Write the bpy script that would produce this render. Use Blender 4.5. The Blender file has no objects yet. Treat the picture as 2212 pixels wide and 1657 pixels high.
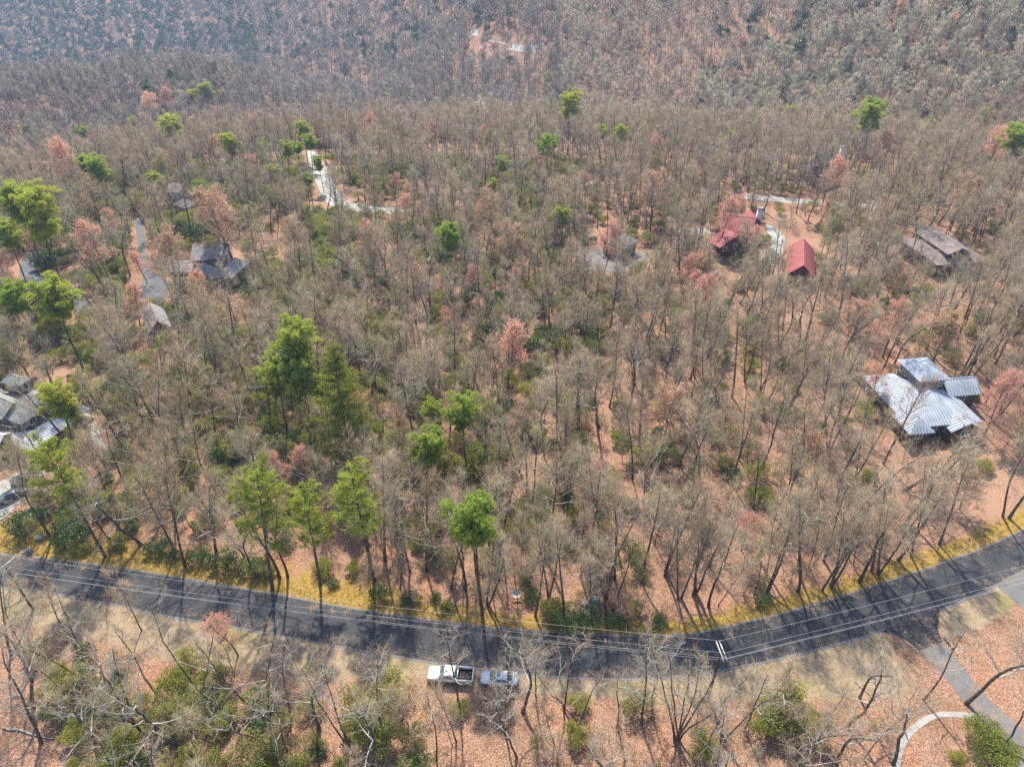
import bpy, math, random
import numpy as np
from mathutils import Vector

# ------------------------------------------------------------------ camera, sky, sun, exposure
SC = bpy.context.scene
PITCH, FPX, CAMH = math.radians(36.0), 1534.0, 86.0          # focal length in pixels of a 2212 px wide picture
cam_d = bpy.data.cameras.new('camera'); cam = bpy.data.objects.new('camera', cam_d)
SC.collection.objects.link(cam)
cam.location = (0, 0, CAMH); cam.rotation_euler = (math.pi / 2 - PITCH, 0, 0)
cam_d.sensor_width = 36.0; cam_d.lens = 36.0 * FPX / 2212.0
cam_d.clip_start = 0.5; cam_d.clip_end = 9000
SC.camera = cam
SUN_EL, SUN_AZ = math.radians(52), math.radians(-10)         # azimuth from the view direction (+Y), + to the right
w = bpy.data.worlds.new('World'); SC.world = w; w.use_nodes = True
nt = w.node_tree
sky = nt.nodes.new('ShaderNodeTexSky'); sky.sky_type = 'NISHITA'; sky.sun_disc = False
sky.sun_elevation = SUN_EL; sky.sun_rotation = SUN_AZ
nt.nodes['Background'].inputs[1].default_value = 0.125
nt.links.new(sky.outputs[0], nt.nodes['Background'].inputs[0])
sd = bpy.data.lights.new('sun', 'SUN'); sd.energy = 3.9; sd.angle = math.radians(1.4); sd.color = (1, .925, .79)
so = bpy.data.objects.new('sun', sd); SC.collection.objects.link(so)
sdir = Vector((math.sin(SUN_AZ) * math.cos(SUN_EL), math.cos(SUN_AZ) * math.cos(SUN_EL), math.sin(SUN_EL)))
so.rotation_euler = sdir.to_track_quat('Z', 'Y').to_euler()
SC.view_settings.view_transform = 'Standard'; SC.view_settings.look = 'None'
SC.view_settings.gamma = 1; SC.view_settings.use_curve_mapping = False
SC.view_settings.exposure = 1.35
cy = SC.cycles
cy.max_bounces = 3; cy.diffuse_bounces = 2; cy.glossy_bounces = 2; cy.transmission_bounces = 3
cy.transparent_max_bounces = 6; cy.volume_bounces = 0; cy.caustics_reflective = False; cy.caustics_refractive = False
cy.use_denoising = False; cy.use_adaptive_sampling = True; cy.adaptive_threshold = 0.02; cy.sample_clamp_indirect = 6
SC.render.filter_size = 1.2

R = np.random.default_rng(7)
COL = SC.collection
rad = math.radians

# ------------------------------------------------------------------ terrain height and pixel -> ground
AZ = np.array([-1.2, -.674, -.43, -.217, 0, .24, .453, .674, 1.2])
RG = np.array([0, 250, 300, 350, 400, 450, 520, 600, 700, 850, 1000, 1300, 2000, 3200.])
HT = np.array([
 [0, 0, -8, -26, -38, -34, -22, -62, -115, -155, -125, -60, 80, 150],
 [0, 0, -8, -26, -38, -34, -22, -62, -115, -155, -125, -60, 80, 150],
 [0, 0, -6, -24, -34, -27, -14, -52, -98, -118, -100, -40, 80, 150],
 [0, 0, -6, -26, -42, -50, -56, -66, -66, -50, -32, 15, 110, 180],
 [0, 0, -6, -24, -36, -34, -20, -6, 4, 22, 45, 90, 160, 220],
 [0, 0, -8, -26, -24, -4, 20, 45, 70, 95, 120, 150, 200, 240],
 [0, 0, -6, -20, -16, 6, 33, 58, 80, 105, 130, 160, 210, 240],
 [0, 0, -4, -14, -8, 13, 40, 62, 85, 110, 130, 160, 210, 240],
 [0, 0, -4, -14, -8, 13, 40, 62, 85, 110, 130, 160, 210, 240]], float)
_RR = np.arange(0, 3201, 10.)
_TB = np.array([np.interp(_RR, RG, h) for h in HT])
_k = np.hanning(9); _k /= _k.sum()
_TB = np.array([np.convolve(np.pad(h, 4, mode='edge'), _k, 'valid') for h in _TB])

def T(x, y):
    x = np.asarray(x, float); y = np.asarray(y, float)
    yy = np.maximum(y, 1.0)
    a = np.clip(x / yy, -1.2, 1.2); r = np.clip(np.hypot(x, yy), 0, 3199)
    i = np.clip(np.searchsorted(AZ, a) - 1, 0, len(AZ) - 2)
    fa = (a - AZ[i]) / (AZ[i + 1] - AZ[i]); fa = fa * fa * (3 - 2 * fa)
    q = r / 10.; j = np.clip(q.astype(int), 0, len(_RR) - 2); fr = q - j
    h0 = _TB[i, j] * (1 - fr) + _TB[i, j + 1] * fr
    h1 = _TB[i + 1, j] * (1 - fr) + _TB[i + 1, j + 1] * fr
    h = h0 * (1 - fa) + h1 * fa
    m = np.clip((y - 85) / 50, 0, 1)
    h = h + m * (.8 * np.sin(x / 31 + 1.3) * np.sin(y / 27) + .35 * np.sin(x / 11 + y / 17))
    f = np.clip((r - 330) / 250, 0, 1)
    h = h + f * (7 * np.sin(x / 83 + .7) * np.sin(y / 97 + 2) + 4 * np.sin(x / 39 + y / 47))
    return h

def ray(x, y):
    b = (828.3 - y) / FPX
    return np.array([(x - 1106) / FPX, math.cos(PITCH) + b * math.sin(PITCH), -math.sin(PITCH) + b * math.cos(PITCH)])

def gp(x, y, h=0.0):
    """ground point (height h above the ground) seen at a pixel of the 2212 px wide picture"""
    d = ray(x, y)
    t = np.arange(60, 3500, 1.0)
    px, py, pz = d[0] * t, d[1] * t, CAMH + d[2] * t
    f = pz - T(px, py) - h
    k = np.argmax(f < 0) if (f < 0).any() else len(t) - 1
    if k > 0:
        tt = t[k - 1] + f[k - 1] / (f[k - 1] - f[k] + 1e-9)
    else:
        tt = t[0]
    return np.array([d[0] * tt, d[1] * tt, CAMH + d[2] * tt]), tt

def g2(x, y, h=0.0):
    return gp(x, y, h)[0][:2]

def project(P):
    P = np.asarray(P, float); rel = P - np.array([0, 0, CAMH])
    dep = rel[..., 1] * math.cos(PITCH) - rel[..., 2] * math.sin(PITCH)
    up = rel[..., 1] * math.sin(PITCH) + rel[..., 2] * math.cos(PITCH)
    return 1106 + FPX * rel[..., 0] / dep, 828.3 - FPX * up / dep, dep

# ------------------------------------------------------------------ mesh helpers
class MB:
    def __init__(s): s.V = []; s.F = []; s.M = []; s.n = 0
    def add(s, V, F, m=0):
        V = np.asarray(V, float).reshape(-1, 3); F = np.asarray(F, int)
        s.V.append(V); s.F.append(F + s.n); s.M.append(np.full(len(F), m)); s.n += len(V)
    def mesh(s, name, mats, smooth=False):
        me = bpy.data.meshes.new(name)
        V = np.concatenate(s.V)
        lv, ls, mi, off = [], [], [], 0
        for F, M in zip(s.F, s.M):
            k = F.shape[1]
            lv.append(F.ravel()); ls.append(off + k * np.arange(len(F))); off += F.size; mi.append(M)
        lv = np.concatenate(lv); ls = np.concatenate(ls); mi = np.concatenate(mi)
        me.vertices.add(len(V)); me.vertices.foreach_set('co', V.ravel().astype(np.float32))
        me.loops.add(len(lv)); me.loops.foreach_set('vertex_index', lv.astype(np.int32))
        me.polygons.add(len(ls)); me.polygons.foreach_set('loop_start', ls.astype(np.int32))
        me.polygons.foreach_set('material_index', mi.astype(np.int32))
        if smooth: me.polygons.foreach_set('use_smooth', np.ones(len(ls), bool))
        for m in mats: me.materials.append(m)
        me.update(calc_edges=True)
        return me

def ob(name, me, parent=None, loc=(0, 0, 0), rz=0.0):
    o = bpy.data.objects.new(name, me); COL.objects.link(o)
    o.location = loc; o.rotation_euler = (0, 0, rz)
    if parent is not None: o.parent = parent
    return o
def tag(o, label=None, cat=None, group=None, kind=None):
    if label: o['label'] = label
    if cat: o['category'] = cat
    if group: o['group'] = group
    if kind: o['kind'] = kind
    return o
def thing(name, label, cat, loc=(0, 0, 0), rz=0.0, group=None):
    return tag(ob(name, None, None, loc, rz), label, cat, group)

def norm(v): return v / (np.linalg.norm(v, axis=-1, keepdims=True) + 1e-12)
def tube(mb, P, r, k=6, m=0, cap=True):
    P = np.asarray(P, float); n = len(P); r = np.broadcast_to(np.asarray(r, float), (n,))
    t = norm(np.gradient(P, axis=0))
    ref = np.array([0, 0, 1.]) if abs(t[:, 2].mean()) < .8 else np.array([1., 0, 0])
    u = norm(np.cross(t, ref)); v = np.cross(t, u)
    a = np.arange(k) * 2 * math.pi / k
    V = P[:, None] + r[:, None, None] * (np.cos(a)[None, :, None] * u[:, None] + np.sin(a)[None, :, None] * v[:, None])
    i = np.arange(n - 1)[:, None] * k; j = np.arange(k)[None]; j2 = (j + 1) % k
    F = np.stack([i + j, i + j2, i + k + j2, i + k + j], -1).reshape(-1, 4)
    mb.add(V.reshape(-1, 3), F, m)
    if cap and k >= 4:
        for e, q in ((0, -1), (n - 1, 1)):
            c = np.arange(k) + 0
            mb.add(V[e], [list(c[::q])] if True else [], m)
def spikes(mb, P, D, r, m=0):
    """n slender three-sided twigs from P along D"""
    n = len(P); t = norm(D)
    ref = np.where(np.abs(t[:, 2:3]) < .8, np.array([[0, 0, 1.]]), np.array([[1., 0, 0]]))
    u = norm(np.cross(t, ref)); v = np.cross(t, u); r = np.broadcast_to(np.asarray(r, float), (n,))[:, None]
    V = np.stack([P + u * r, P + r * (-.5 * u + .87 * v), P + r * (-.5 * u - .87 * v), P + D], 1)
    b = (np.arange(n) * 4)[:, None]
    F = np.concatenate([b + [0, 1, 3], b + [1, 2, 3], b + [2, 0, 3]], 0)
    mb.add(V.reshape(-1, 3), F, m)
def blades(mb, P, D, wd, rng, m=0):
    """n flat needles: one triangle each"""
    n = len(P); s = norm(np.cross(D, rng.normal(size=(n, 3)))) * (np.broadcast_to(wd, (n,))[:, None] * .5)
    V = np.stack([P - s, P + s, P + D], 1)
    mb.add(V.reshape(-1, 3), np.arange(3 * n).reshape(-1, 3), m)
def leaves(mb, P, L, W, rng, m=0, up=0.0):
    """n rhombic leaves with a slight fold"""
    n = len(P); a = rng.normal(size=(n, 3)); a[:, 2] += up * .3; a = norm(a)
    s = norm(np.cross(a, rng.normal(size=(n, 3)) + np.array([0, 0, up])))
    L = np.broadcast_to(L, (n,))[:, None]; W = np.broadcast_to(W, (n,))[:, None]
    V = np.stack([P, P + a * L * .5 + s * W * .5, P + a * L, P + a * L * .5 - s * W * .5], 1)
    mb.add(V.reshape(-1, 3), np.arange(4 * n).reshape(-1, 4), m)
def box(mb, c, s, m=0, rz=0.0):
    c = np.asarray(c, float); s = np.asarray(s, float) / 2
    V = np.array([[x, y, z] for z in (-1, 1) for x, y in ((-1, -1), (1, -1), (1, 1), (-1, 1))]) * s
    if rz:
        ca, sa = math.cos(rz), math.sin(rz)
        V = np.stack([V[:, 0] * ca - V[:, 1] * sa, V[:, 0] * sa + V[:, 1] * ca, V[:, 2]], 1)
    mb.add(V + c, [[3, 2, 1, 0], [4, 5, 6, 7], [0, 1, 5, 4], [1, 2, 6, 5], [2, 3, 7, 6], [3, 0, 4, 7]], m)
def prism(mb, poly, dz, m=0):
    """solid between polygon 'poly' (3D, top) and the same lowered by dz"""
    P = np.asarray(poly, float); n = len(P)
    V = np.concatenate([P, P - [0, 0, dz]])
    nz = np.cross(P[1] - P[0], P[2] - P[0])[2]
    top = list(range(n)) if nz > 0 else list(range(n))[::-1]
    mb.add(V, [top], m); mb.add(V, [[n + i for i in top[::-1]]], m)
    q = [[top[i], n + top[i], n + top[(i + 1) % n], top[(i + 1) % n]] for i in range(n)]
    mb.add(V, q, m)

# ------------------------------------------------------------------ materials
def nmat(name, rough=.8, spec=.3):
    m = bpy.data.materials.new(name); m.use_nodes = True
    b = m.node_tree.nodes['Principled BSDF']
    b.inputs['Roughness'].default_value = rough; b.inputs['Specular IOR Level'].default_value = spec
    return m, m.node_tree, b
KB = .70                                              # base colours above were sampled bright; this brings them to real albedos
def ramp(nt, fac, stops, k=1.0):
    stops = [(p, tuple(np.array(c) * k)) for p, c in stops]
    r = nt.nodes.new('ShaderNodeValToRGB'); e = r.color_ramp.elements
    while len(e) < len(stops): e.new(.5)
    for el, (p, c) in zip(e, stops): el.position = p; el.color = (*c, 1)
    nt.links.new(fac, r.inputs[0]); return r.outputs[0]
def tex(nt, kind, scale, coord='Object', **kw):
    tc = nt.nodes.new('ShaderNodeTexCoord'); n = nt.nodes.new(kind)
    nt.links.new(tc.outputs[coord], n.inputs['Vector']); n.inputs['Scale'].default_value = scale
    for k, v in kw.items(): n.inputs[k].default_value = v
    return n
def mix(nt, f, a, b, mode='MIX'):
    n = nt.nodes.new('ShaderNodeMix'); n.data_type = 'RGBA'; n.blend_type = mode
    for s, v in ((0, f), (6, a), (7, b)):
        if hasattr(v, 'is_linked') or hasattr(v, 'links'): nt.links.new(v, n.inputs[s])
        else: n.inputs[s].default_value = v if s == 0 else (*v, 1)
    return n.outputs[2]
def rnd(nt): return nt.nodes.new('ShaderNodeObjectInfo').outputs['Random']
def bump(nt, b, h, s=.3, d=.05):
    n = nt.nodes.new('ShaderNodeBump'); n.inputs['Strength'].default_value = s; n.inputs['Distance'].default_value = d
    nt.links.new(h, n.inputs['Height']); nt.links.new(n.outputs[0], b.inputs['Normal'])
def plain(name, c, rough=.6, spec=.4, var=.12, scale=1.5, metal=0.0):
    m, nt, b = nmat(name, rough, spec); b.inputs['Metallic'].default_value = metal
    n = tex(nt, 'ShaderNodeTexNoise', scale, Detail=6.0)
    c = np.array(c) * KB
    nt.links.new(ramp(nt, n.outputs[0], [(.3, tuple(c * (1 - var))), (.7, tuple(np.minimum(c * (1 + var), 1)))]), b.inputs['Base Color'])
    return m
def wood_mat(name, stops, scale, tint):
    m, nt, b = nmat(name, .9, .15)
    n = tex(nt, 'ShaderNodeTexNoise', scale, Detail=4.0)
    c = ramp(nt, n.outputs[0], stops, KB)
    t = ramp(nt, rnd(nt), tint)
    nt.links.new(mix(nt, 1.0, c, t, 'MULTIPLY'), b.inputs['Base Color'])
    return m
TINT = [(0, (.80, .79, .75)), (.2, (1.04, .98, .82)), (.4, (1.18, 1.15, 1.08)), (.6, (.94, .82, .70)), (.75, (1.05, .92, .84)), (.9, (.85, .86, .72)), (1, (1.22, 1.18, 1.12))]
M_bark = wood_mat('bark', [(.3, (.075, .060, .048)), (.55, (.15, .125, .105)), (.75, (.30, .285, .25))], 2.3, TINT)
M_limb = wood_mat('limb', [(.3, (.28, .25, .205)), (.6, (.52, .48, .42)), (.8, (.68, .65, .58))], 1.1, TINT)
M_pale = wood_mat('pale_limb', [(.3, (.42, .40, .35)), (.6, (.62, .60, .55)), (.8, (.74, .73, .68))], 1.1, [(0, (1, 1, 1)), (1, (.95, .93, .9))])
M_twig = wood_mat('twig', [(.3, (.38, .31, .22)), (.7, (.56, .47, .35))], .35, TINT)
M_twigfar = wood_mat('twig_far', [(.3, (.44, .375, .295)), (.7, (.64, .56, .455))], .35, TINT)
def leafmat(name, stops, trans=.35, tint=None, scale=.8, rough=.55):
    m, nt, b = nmat(name, rough, .3)
    n = tex(nt, 'ShaderNodeTexNoise', scale, Detail=3.0)
    c = ramp(nt, n.outputs[0], stops, .75)
    t = ramp(nt, rnd(nt), tint or [(0, (.85, .85, .85)), (1, (1.1, 1.1, 1.1))])
    c = mix(nt, 1.0, c, t, 'MULTIPLY')
    nt.links.new(c, b.inputs['Base Color'])
    tr = nt.nodes.new('ShaderNodeBsdfTranslucent'); nt.links.new(c, tr.inputs['Color'])
    ms = nt.nodes.new('ShaderNodeMixShader'); ms.inputs[0].default_value = trans
    out = nt.nodes['Material Output']
    nt.links.new(b.outputs[0], ms.inputs[1]); nt.links.new(tr.outputs[0], ms.inputs[2]); nt.links.new(ms.outputs[0], out.inputs[0])
    return m
M_pine = leafmat('pine_needles', [(.3, (.38, .47, .07)), (.7, (.64, .73, .12))], .6, [(0, (.8, .9, .9)), (.5, (1, 1, 1)), (1, (1.25, 1.1, .9))])
M_wpine = leafmat('white_pine_needles', [(.3, (.40, .47, .07)), (.7, (.62, .67, .11))], .6)
M_hem = leafmat('hemlock_needles', [(.3, (.28, .31, .04)), (.7, (.46, .48, .06))], .55)
M_red = leafmat('red_buds', [(.3, (.92, .40, .30)), (.7, (1.0, .62, .47))], .5, [(0, (.9, .8, .85)), (.5, (1, 1, 1)), (1, (1.1, 1.15, 1.0))])
M_tan = leafmat('tan_buds', [(.3, (.66, .40, .25)), (.7, (.84, .56, .37))], .45)
M_ygreen = leafmat('new_leaves', [(.3, (.32, .33, .10)), (.7, (.48, .46, .18))], .4)
M_laurel = leafmat('laurel_leaves', [(.3, (.05, .11, .025)), (.7, (.14, .23, .05))], .2, None, 1.2, .4)
M_bright = leafmat('bright_leaves', [(.3, (.32, .36, .06)), (.7, (.50, .51, .12))], .5, [(0, (.8, .85, .8)), (1, (1.15, 1.05, .9))])
M_dullg = leafmat('dull_leaves', [(.3, (.30, .31, .09)), (.7, (.46, .45, .17))], .45)
M_gold = leafmat('forsythia_flowers', [(.3, (.55, .36, .02)), (.7, (.75, .55, .04))], .3)
M_grassg = leafmat('gold_grass', [(.3, (.36, .24, .05)), (.7, (.54, .40, .11))], .35)
M_grasst = leafmat('tan_grass', [(.3, (.36, .28, .15)), (.7, (.50, .42, .24))], .3)

def ground_mat():
    m, nt, b = nmat('forest_floor', .95, .1)
    vor = tex(nt, 'ShaderNodeTexVoronoi', 11.0); vor.feature = 'F1'
    sep = nt.nodes.new('ShaderNodeSeparateColor'); nt.links.new(vor.outputs['Color'], sep.inputs[0])
    leaf = ramp(nt, sep.outputs[0], [(0, (.15, .08, .05)), (.35, (.35, .185, .115)), (.7, (.50, .295, .195)), (1, (.66, .46, .34))], KB * .93)
    big = tex(nt, 'ShaderNodeTexNoise', .12, Detail=5.0)
    tone = ramp(nt, big.outputs[0], [(.32, (.74, .72, .66)), (.5, (1, 1, 1)), (.68, (1.12, .96, .88))])
    c = mix(nt, 1.0, leaf, tone, 'MULTIPLY')
    n2 = tex(nt, 'ShaderNodeTexNoise', .45, Detail=6.0, Roughness=.7)
    moss = ramp(nt, n2.outputs[0], [(.55, (0, 0, 0)), (.72, (.5, .5, .5))])
    c = mix(nt, moss, c, (.17, .15, .06))
    at = nt.nodes.new('ShaderNodeAttribute'); at.attribute_name = 'zone'
    sz = nt.nodes.new('ShaderNodeSeparateColor'); nt.links.new(at.outputs['Color'], sz.inputs[0])
    fine = tex(nt, 'ShaderNodeTexNoise', 2.2, Detail=8.0, Roughness=.75)
    gold = ramp(nt, fine.outputs[0], [(.3, (.25, .15, .03)), (.5, (.42, .275, .06)), (.7, (.56, .44, .20))], KB * .93)
    lawn = ramp(nt, fine.outputs[0], [(.3, (.28, .20, .11)), (.5, (.44, .33, .21)), (.7, (.58, .47, .35))], KB * .93)
    n3 = tex(nt, 'ShaderNodeTexNoise', .16, Detail=3.0)
    green = ramp(nt, fine.outputs[0], [(.3, (.22, .20, .07)), (.7, (.38, .33, .14))], KB * .93)
    gm = ramp(nt, n3.outputs[0], [(.52, (0, 0, 0)), (.68, (.8, .8, .8))])
    lawn = mix(nt, gm, lawn, green)
    def soft(chan, amp=1.2):
        a = nt.nodes.new('ShaderNodeMath'); a.operation = 'ADD'; nt.links.new(chan, a.inputs[0])
        s = nt.nodes.new('ShaderNodeMath'); s.operation = 'MULTIPLY_ADD'
        nt.links.new(n2.outputs[0], s.inputs[0]); s.inputs[1].default_value = amp; s.inputs[2].default_value = -amp / 2
        nt.links.new(s.outputs[0], a.inputs[1])
        return ramp(nt, a.outputs[0], [(.38, (0, 0, 0)), (.62, (1, 1, 1))])
    c = mix(nt, soft(sz.outputs[1]), c, lawn)
    c = mix(nt, soft(sz.outputs[0], 1.6), c, gold)
    c = mix(nt, soft(sz.outputs[2]), c, mix(nt, .5, (.34, .205, .13), leaf))
    nt.links.new(c, b.inputs['Base Color'])
    bump(nt, b, sep.outputs[1], .5, .08)
    return m
M_ground = ground_mat()
def asphalt(name, stops, sc=.35):
    m, nt, b = nmat(name, .8, .25)
    n = tex(nt, 'ShaderNodeTexNoise', sc, Detail=8.0, Roughness=.65)
    c = ramp(nt, n.outputs[0], stops, KB)
    f = tex(nt, 'ShaderNodeTexNoise', 9.0, Detail=4.0)
    c = mix(nt, 1.0, c, ramp(nt, f.outputs[0], [(.3, (.8, .8, .8)), (.7, (1.2, 1.2, 1.2))]), 'MULTIPLY')
    # a few cracks and old patches
    v = tex(nt, 'ShaderNodeTexVoronoi', .16); v.feature = 'DISTANCE_TO_EDGE'
    c = mix(nt, ramp(nt, v.outputs[0], [(.0, (.5, .5, .5)), (.012, (0, 0, 0))]), c, tuple(np.array(stops[0][1]) * .6))
    nt.links.new(c, b.inputs['Base Color']); bump(nt, b, f.outputs[0], .2, .02)
    return m
M_road = asphalt('asphalt', [(.3, (.045, .047, .052)), (.55, (.066, .068, .074)), (.75, (.092, .093, .097))])
M_newasph = asphalt('fresh_asphalt', [(.3, (.032, .034, .038)), (.7, (.055, .056, .06))])
M_drive = asphalt('worn_asphalt', [(.3, (.15, .15, .15)), (.7, (.24, .235, .23))])
M_slatedrive = asphalt('blue_grey_asphalt', [(.3, (.10, .11, .125)), (.7, (.17, .18, .19))])
M_conc = asphalt('concrete', [(.3, (.34, .325, .295)), (.7, (.48, .46, .43))], 1.0)
M_farconc = asphalt('far_concrete', [(.3, (.40, .40, .385)), (.7, (.54, .54, .52))], .4)

# ------------------------------------------------------------------ traced outlines on the ground
UP = [(-260, 1150), (-120, 1176), (0, 1199), (110, 1208), (250, 1226), (357, 1244), (500, 1268), (640, 1293), (711, 1307), (790, 1320), (900, 1337),
      (997, 1349), (1110, 1361), (1247, 1371), (1380, 1376), (1460, 1375), (1530, 1365), (1600, 1348), (1700, 1324), (1779, 1301), (1900, 1263),
      (2029, 1220), (2120, 1187), (2212, 1146), (2330, 1092), (2460, 1030)]
LO = [(-260, 1225), (-120, 1250), (0, 1266), (89, 1274), (160, 1288), (250, 1303), (357, 1328), (536, 1357), (643, 1378), (790, 1403), (854, 1415), (932, 1428),
      (1030, 1441), (1122, 1453), (1247, 1462), (1345, 1465), (1425, 1462), (1565, 1444), (1660, 1425), (1744, 1406), (1830, 1383), (1911, 1358), (2025, 1318),
      (2101, 1285), (2170, 1250), (2260, 1205), (2360, 1152), (2480, 1090)]
def resample(P, n):
    P = np.asarray(P, float); d = np.r_[0, np.cumsum(np.linalg.norm(np.diff(P, axis=0), axis=1))]
    t = np.linspace(0, d[-1], n)
    out = np.stack([np.interp(t, d, P[:, k]) for k in range(P.shape[1])], 1)
    k = np.hanning(5); k /= k.sum()
    sm = np.stack([np.convolve(np.pad(out[:, c], 2, mode='edge'), k, 'valid') for c in range(P.shape[1])], 1)
    sm[0], sm[-1] = out[0], out[-1]
    return sm
UPw = resample([g2(*p) for p in UP], 120); LOw = resample([g2(*p) for p in LO], 120)
def pts(px, h=0.0): return np.array([g2(x, y, h) for x, y in px])
def c6(*L): return [((1800 + x / 2.212) * .79, (1597 + y / 2.212) * .79) for x, y in L]
def c5(*L): return [((900 + x / 2.212) * .79, (1597 + y / 2.212) * .79) for x, y in L]
def c4(*L): return [((x / 2.212) * .79, (1597 + y / 2.212) * .79) for x, y in L]
def c1(*L): return [((x / 2.212) * .79, (1200 + y / 2.212) * .79) for x, y in L]
def c2(*L): return [((900 + x / 2.212) * .79, (1200 + y / 2.212) * .79) for x, y in L]
def c3(*L): return [((1800 + x / 2.212) * .79, (1200 + y / 2.212) * .79) for x, y in L]
APRON = pts(c6((1340, 285), (1370, 272), (1530, 210), (1682, 148), (1702, 140), (1690, 280), (1722, 352), (1580, 400), (1500, 340), (1430, 305)))
DRIVE_L = pts(c6((1580, 400), (1680, 500), (1780, 620), (1880, 750), (1960, 830), (2060, 920), (2130, 1040), (2190, 1180)))
DRIVE_R = pts(c6((1722, 352), (1830, 480), (1950, 640), (2060, 760), (2180, 850), (2300, 960), (2400, 1080), (2480, 1200)))
WALK_U = pts(c6((1920, 778), (1800, 770), (1700, 768), (1600, 800), (1500, 880), (1440, 960), (1415, 1060), (1405, 1130)))
WALK_L = pts(c6((1928, 814), (1800, 804), (1700, 802), (1640, 830), (1560, 885), (1500, 960), (1472, 1040), (1460, 1130)))
SIDE = pts([(2150, 1262), (2180, 1246), (2260, 1205), (2360, 1160), (2360, 1390), (2260, 1350), (2205, 1310), (2172, 1282)])

def in_poly(x, y, P):
    x = np.asarray(x, float); y = np.asarray(y, float); r = np.zeros(x.shape, bool)
    for (x0, y0), (x1, y1) in zip(P, np.roll(P, -1, 0)):
        c = ((y0 > y) != (y1 > y)) & (x < (x1 - x0) * (y - y0) / (y1 - y0 + 1e-12) + x0)
        r ^= c
    return r
def dist_line(x, y, P):
    x = np.asarray(x, float); y = np.asarray(y, float); d = np.full(x.shape, 1e9)
    for (x0, y0), (x1, y1) in zip(P[:-1], P[1:]):
        dx, dy = x1 - x0, y1 - y0; t = np.clip(((x - x0) * dx + (y - y0) * dy) / (dx * dx + dy * dy + 1e-12), 0, 1)
        d = np.minimum(d, np.hypot(x - x0 - t * dx, y - y0 - t * dy))
    return d
ROADPOLY = np.concatenate([UPw, LOw[::-1]])
DRIVEPOLY = np.concatenate([DRIVE_L, DRIVE_R[::-1]])
WALKPOLY = np.concatenate([WALK_U, WALK_L[::-1]])
CONC_L = pts([(663, 327), (666, 345), (669, 364), (679, 384), (693, 420), (707, 440), (733, 454), (790, 461), (850, 463), (913, 463)])
CONC_R = pts([(677, 326), (688, 337), (696, 349), (709, 373), (722, 399), (735, 421), (752, 436), (800, 447), (850, 449), (915, 449)])
CONCPOLY = np.concatenate([CONC_L, CONC_R[::-1]])
REDPAD = pts([(1485.2 + x * .14305, 410.8 + y * .14305) for x, y in ((1190, 520), (1300, 560), (1400, 620), (1460, 690), (1480, 760), (1445, 860), (1430, 990), (1330, 1060), (1290, 1180), (1110, 1070), (1115, 950), (1200, 900), (1275, 830), (1270, 700), (1195, 640))])
LEFTPAD = pts([(-60, 1075), (0, 1040), (50, 1016), (97, 1018), (92, 1045), (62, 1070), (36, 1091), (14, 1116), (-60, 1160)])
SLATEDRV = pts([(290, 470), (308, 470), (316, 545), (326, 585), (366, 612), (352, 664), (304, 664), (308, 600), (300, 540)])
LOOP = pts([(1185 + x * .14286, 474 + y * .14286) for x, y in ((455, 540), (540, 470), (700, 420), (900, 430), (1200, 470), (1500, 500), (1520, 640), (1350, 700), (1300, 790), (1000, 800), (640, 780), (520, 720))])
def ribbon(px, wd):
    P = resample(pts(px), 40); t = norm(np.gradient(P, axis=0)); n = np.stack([-t[:, 1], t[:, 0]], 1) * wd / 2
    return P + n, P - n
BLUEDRV = ribbon([(78, 545), (66, 560), (60, 582), (68, 603), (100, 612), (140, 630), (190, 672)], 4.2)
FAR1 = ribbon([(1028, 62), (1018, 74), (1021, 86), (1040, 95), (1075, 101), (1110, 103), (1160, 106)], 8.5)
FAR2 = ribbon([(640, 180), (680, 182), (715, 183), (750, 184), (780, 189), (797, 199), (803, 212)], 8)
FAR3 = ribbon([(92, 158), (84, 172), (77, 184), (70, 196)], 8)
GRAV = ribbon([(1600, 424), (1640, 428), (1680, 432), (1740, 436), (1820, 443), (1910, 449)], 5)
GRAV2 = ribbon([(1215, 396), (1250, 397), (1295, 400)], 5)
GRAV3 = ribbon([(1470, 505), (1495, 502), (1530, 498)], 4)
PATHL = ribbon([(188, 893), (199, 915), (207, 940), (218, 962), (228, 984)], 1.5)
def strip(mb, A, B, z, m=0):
    n = len(A); V = np.concatenate([A, B]); V = np.c_[V, T(V[:, 0], V[:, 1]) + z]
    mb.add(V, [[i, n + i, n + i + 1, i + 1] for i in range(n - 1)], m)
def struct(name, mb, mat, label=None):
    return tag(ob(name, mb.mesh(name, [mat])), label, None, None, 'structure')
def flat(name, P, z, mat, label=None):
    mb = MB(); V = np.c_[P, T(P[:, 0], P[:, 1]) + z]; 
    a = .5 * np.sum(P[:, 0] * np.roll(P[:, 1], -1) - P[:, 1] * np.roll(P[:, 0], -1))
    mb.add(V, [list(range(len(P)))[::1 if a > 0 else -1]])
    return struct(name, mb, mat, label)

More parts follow.
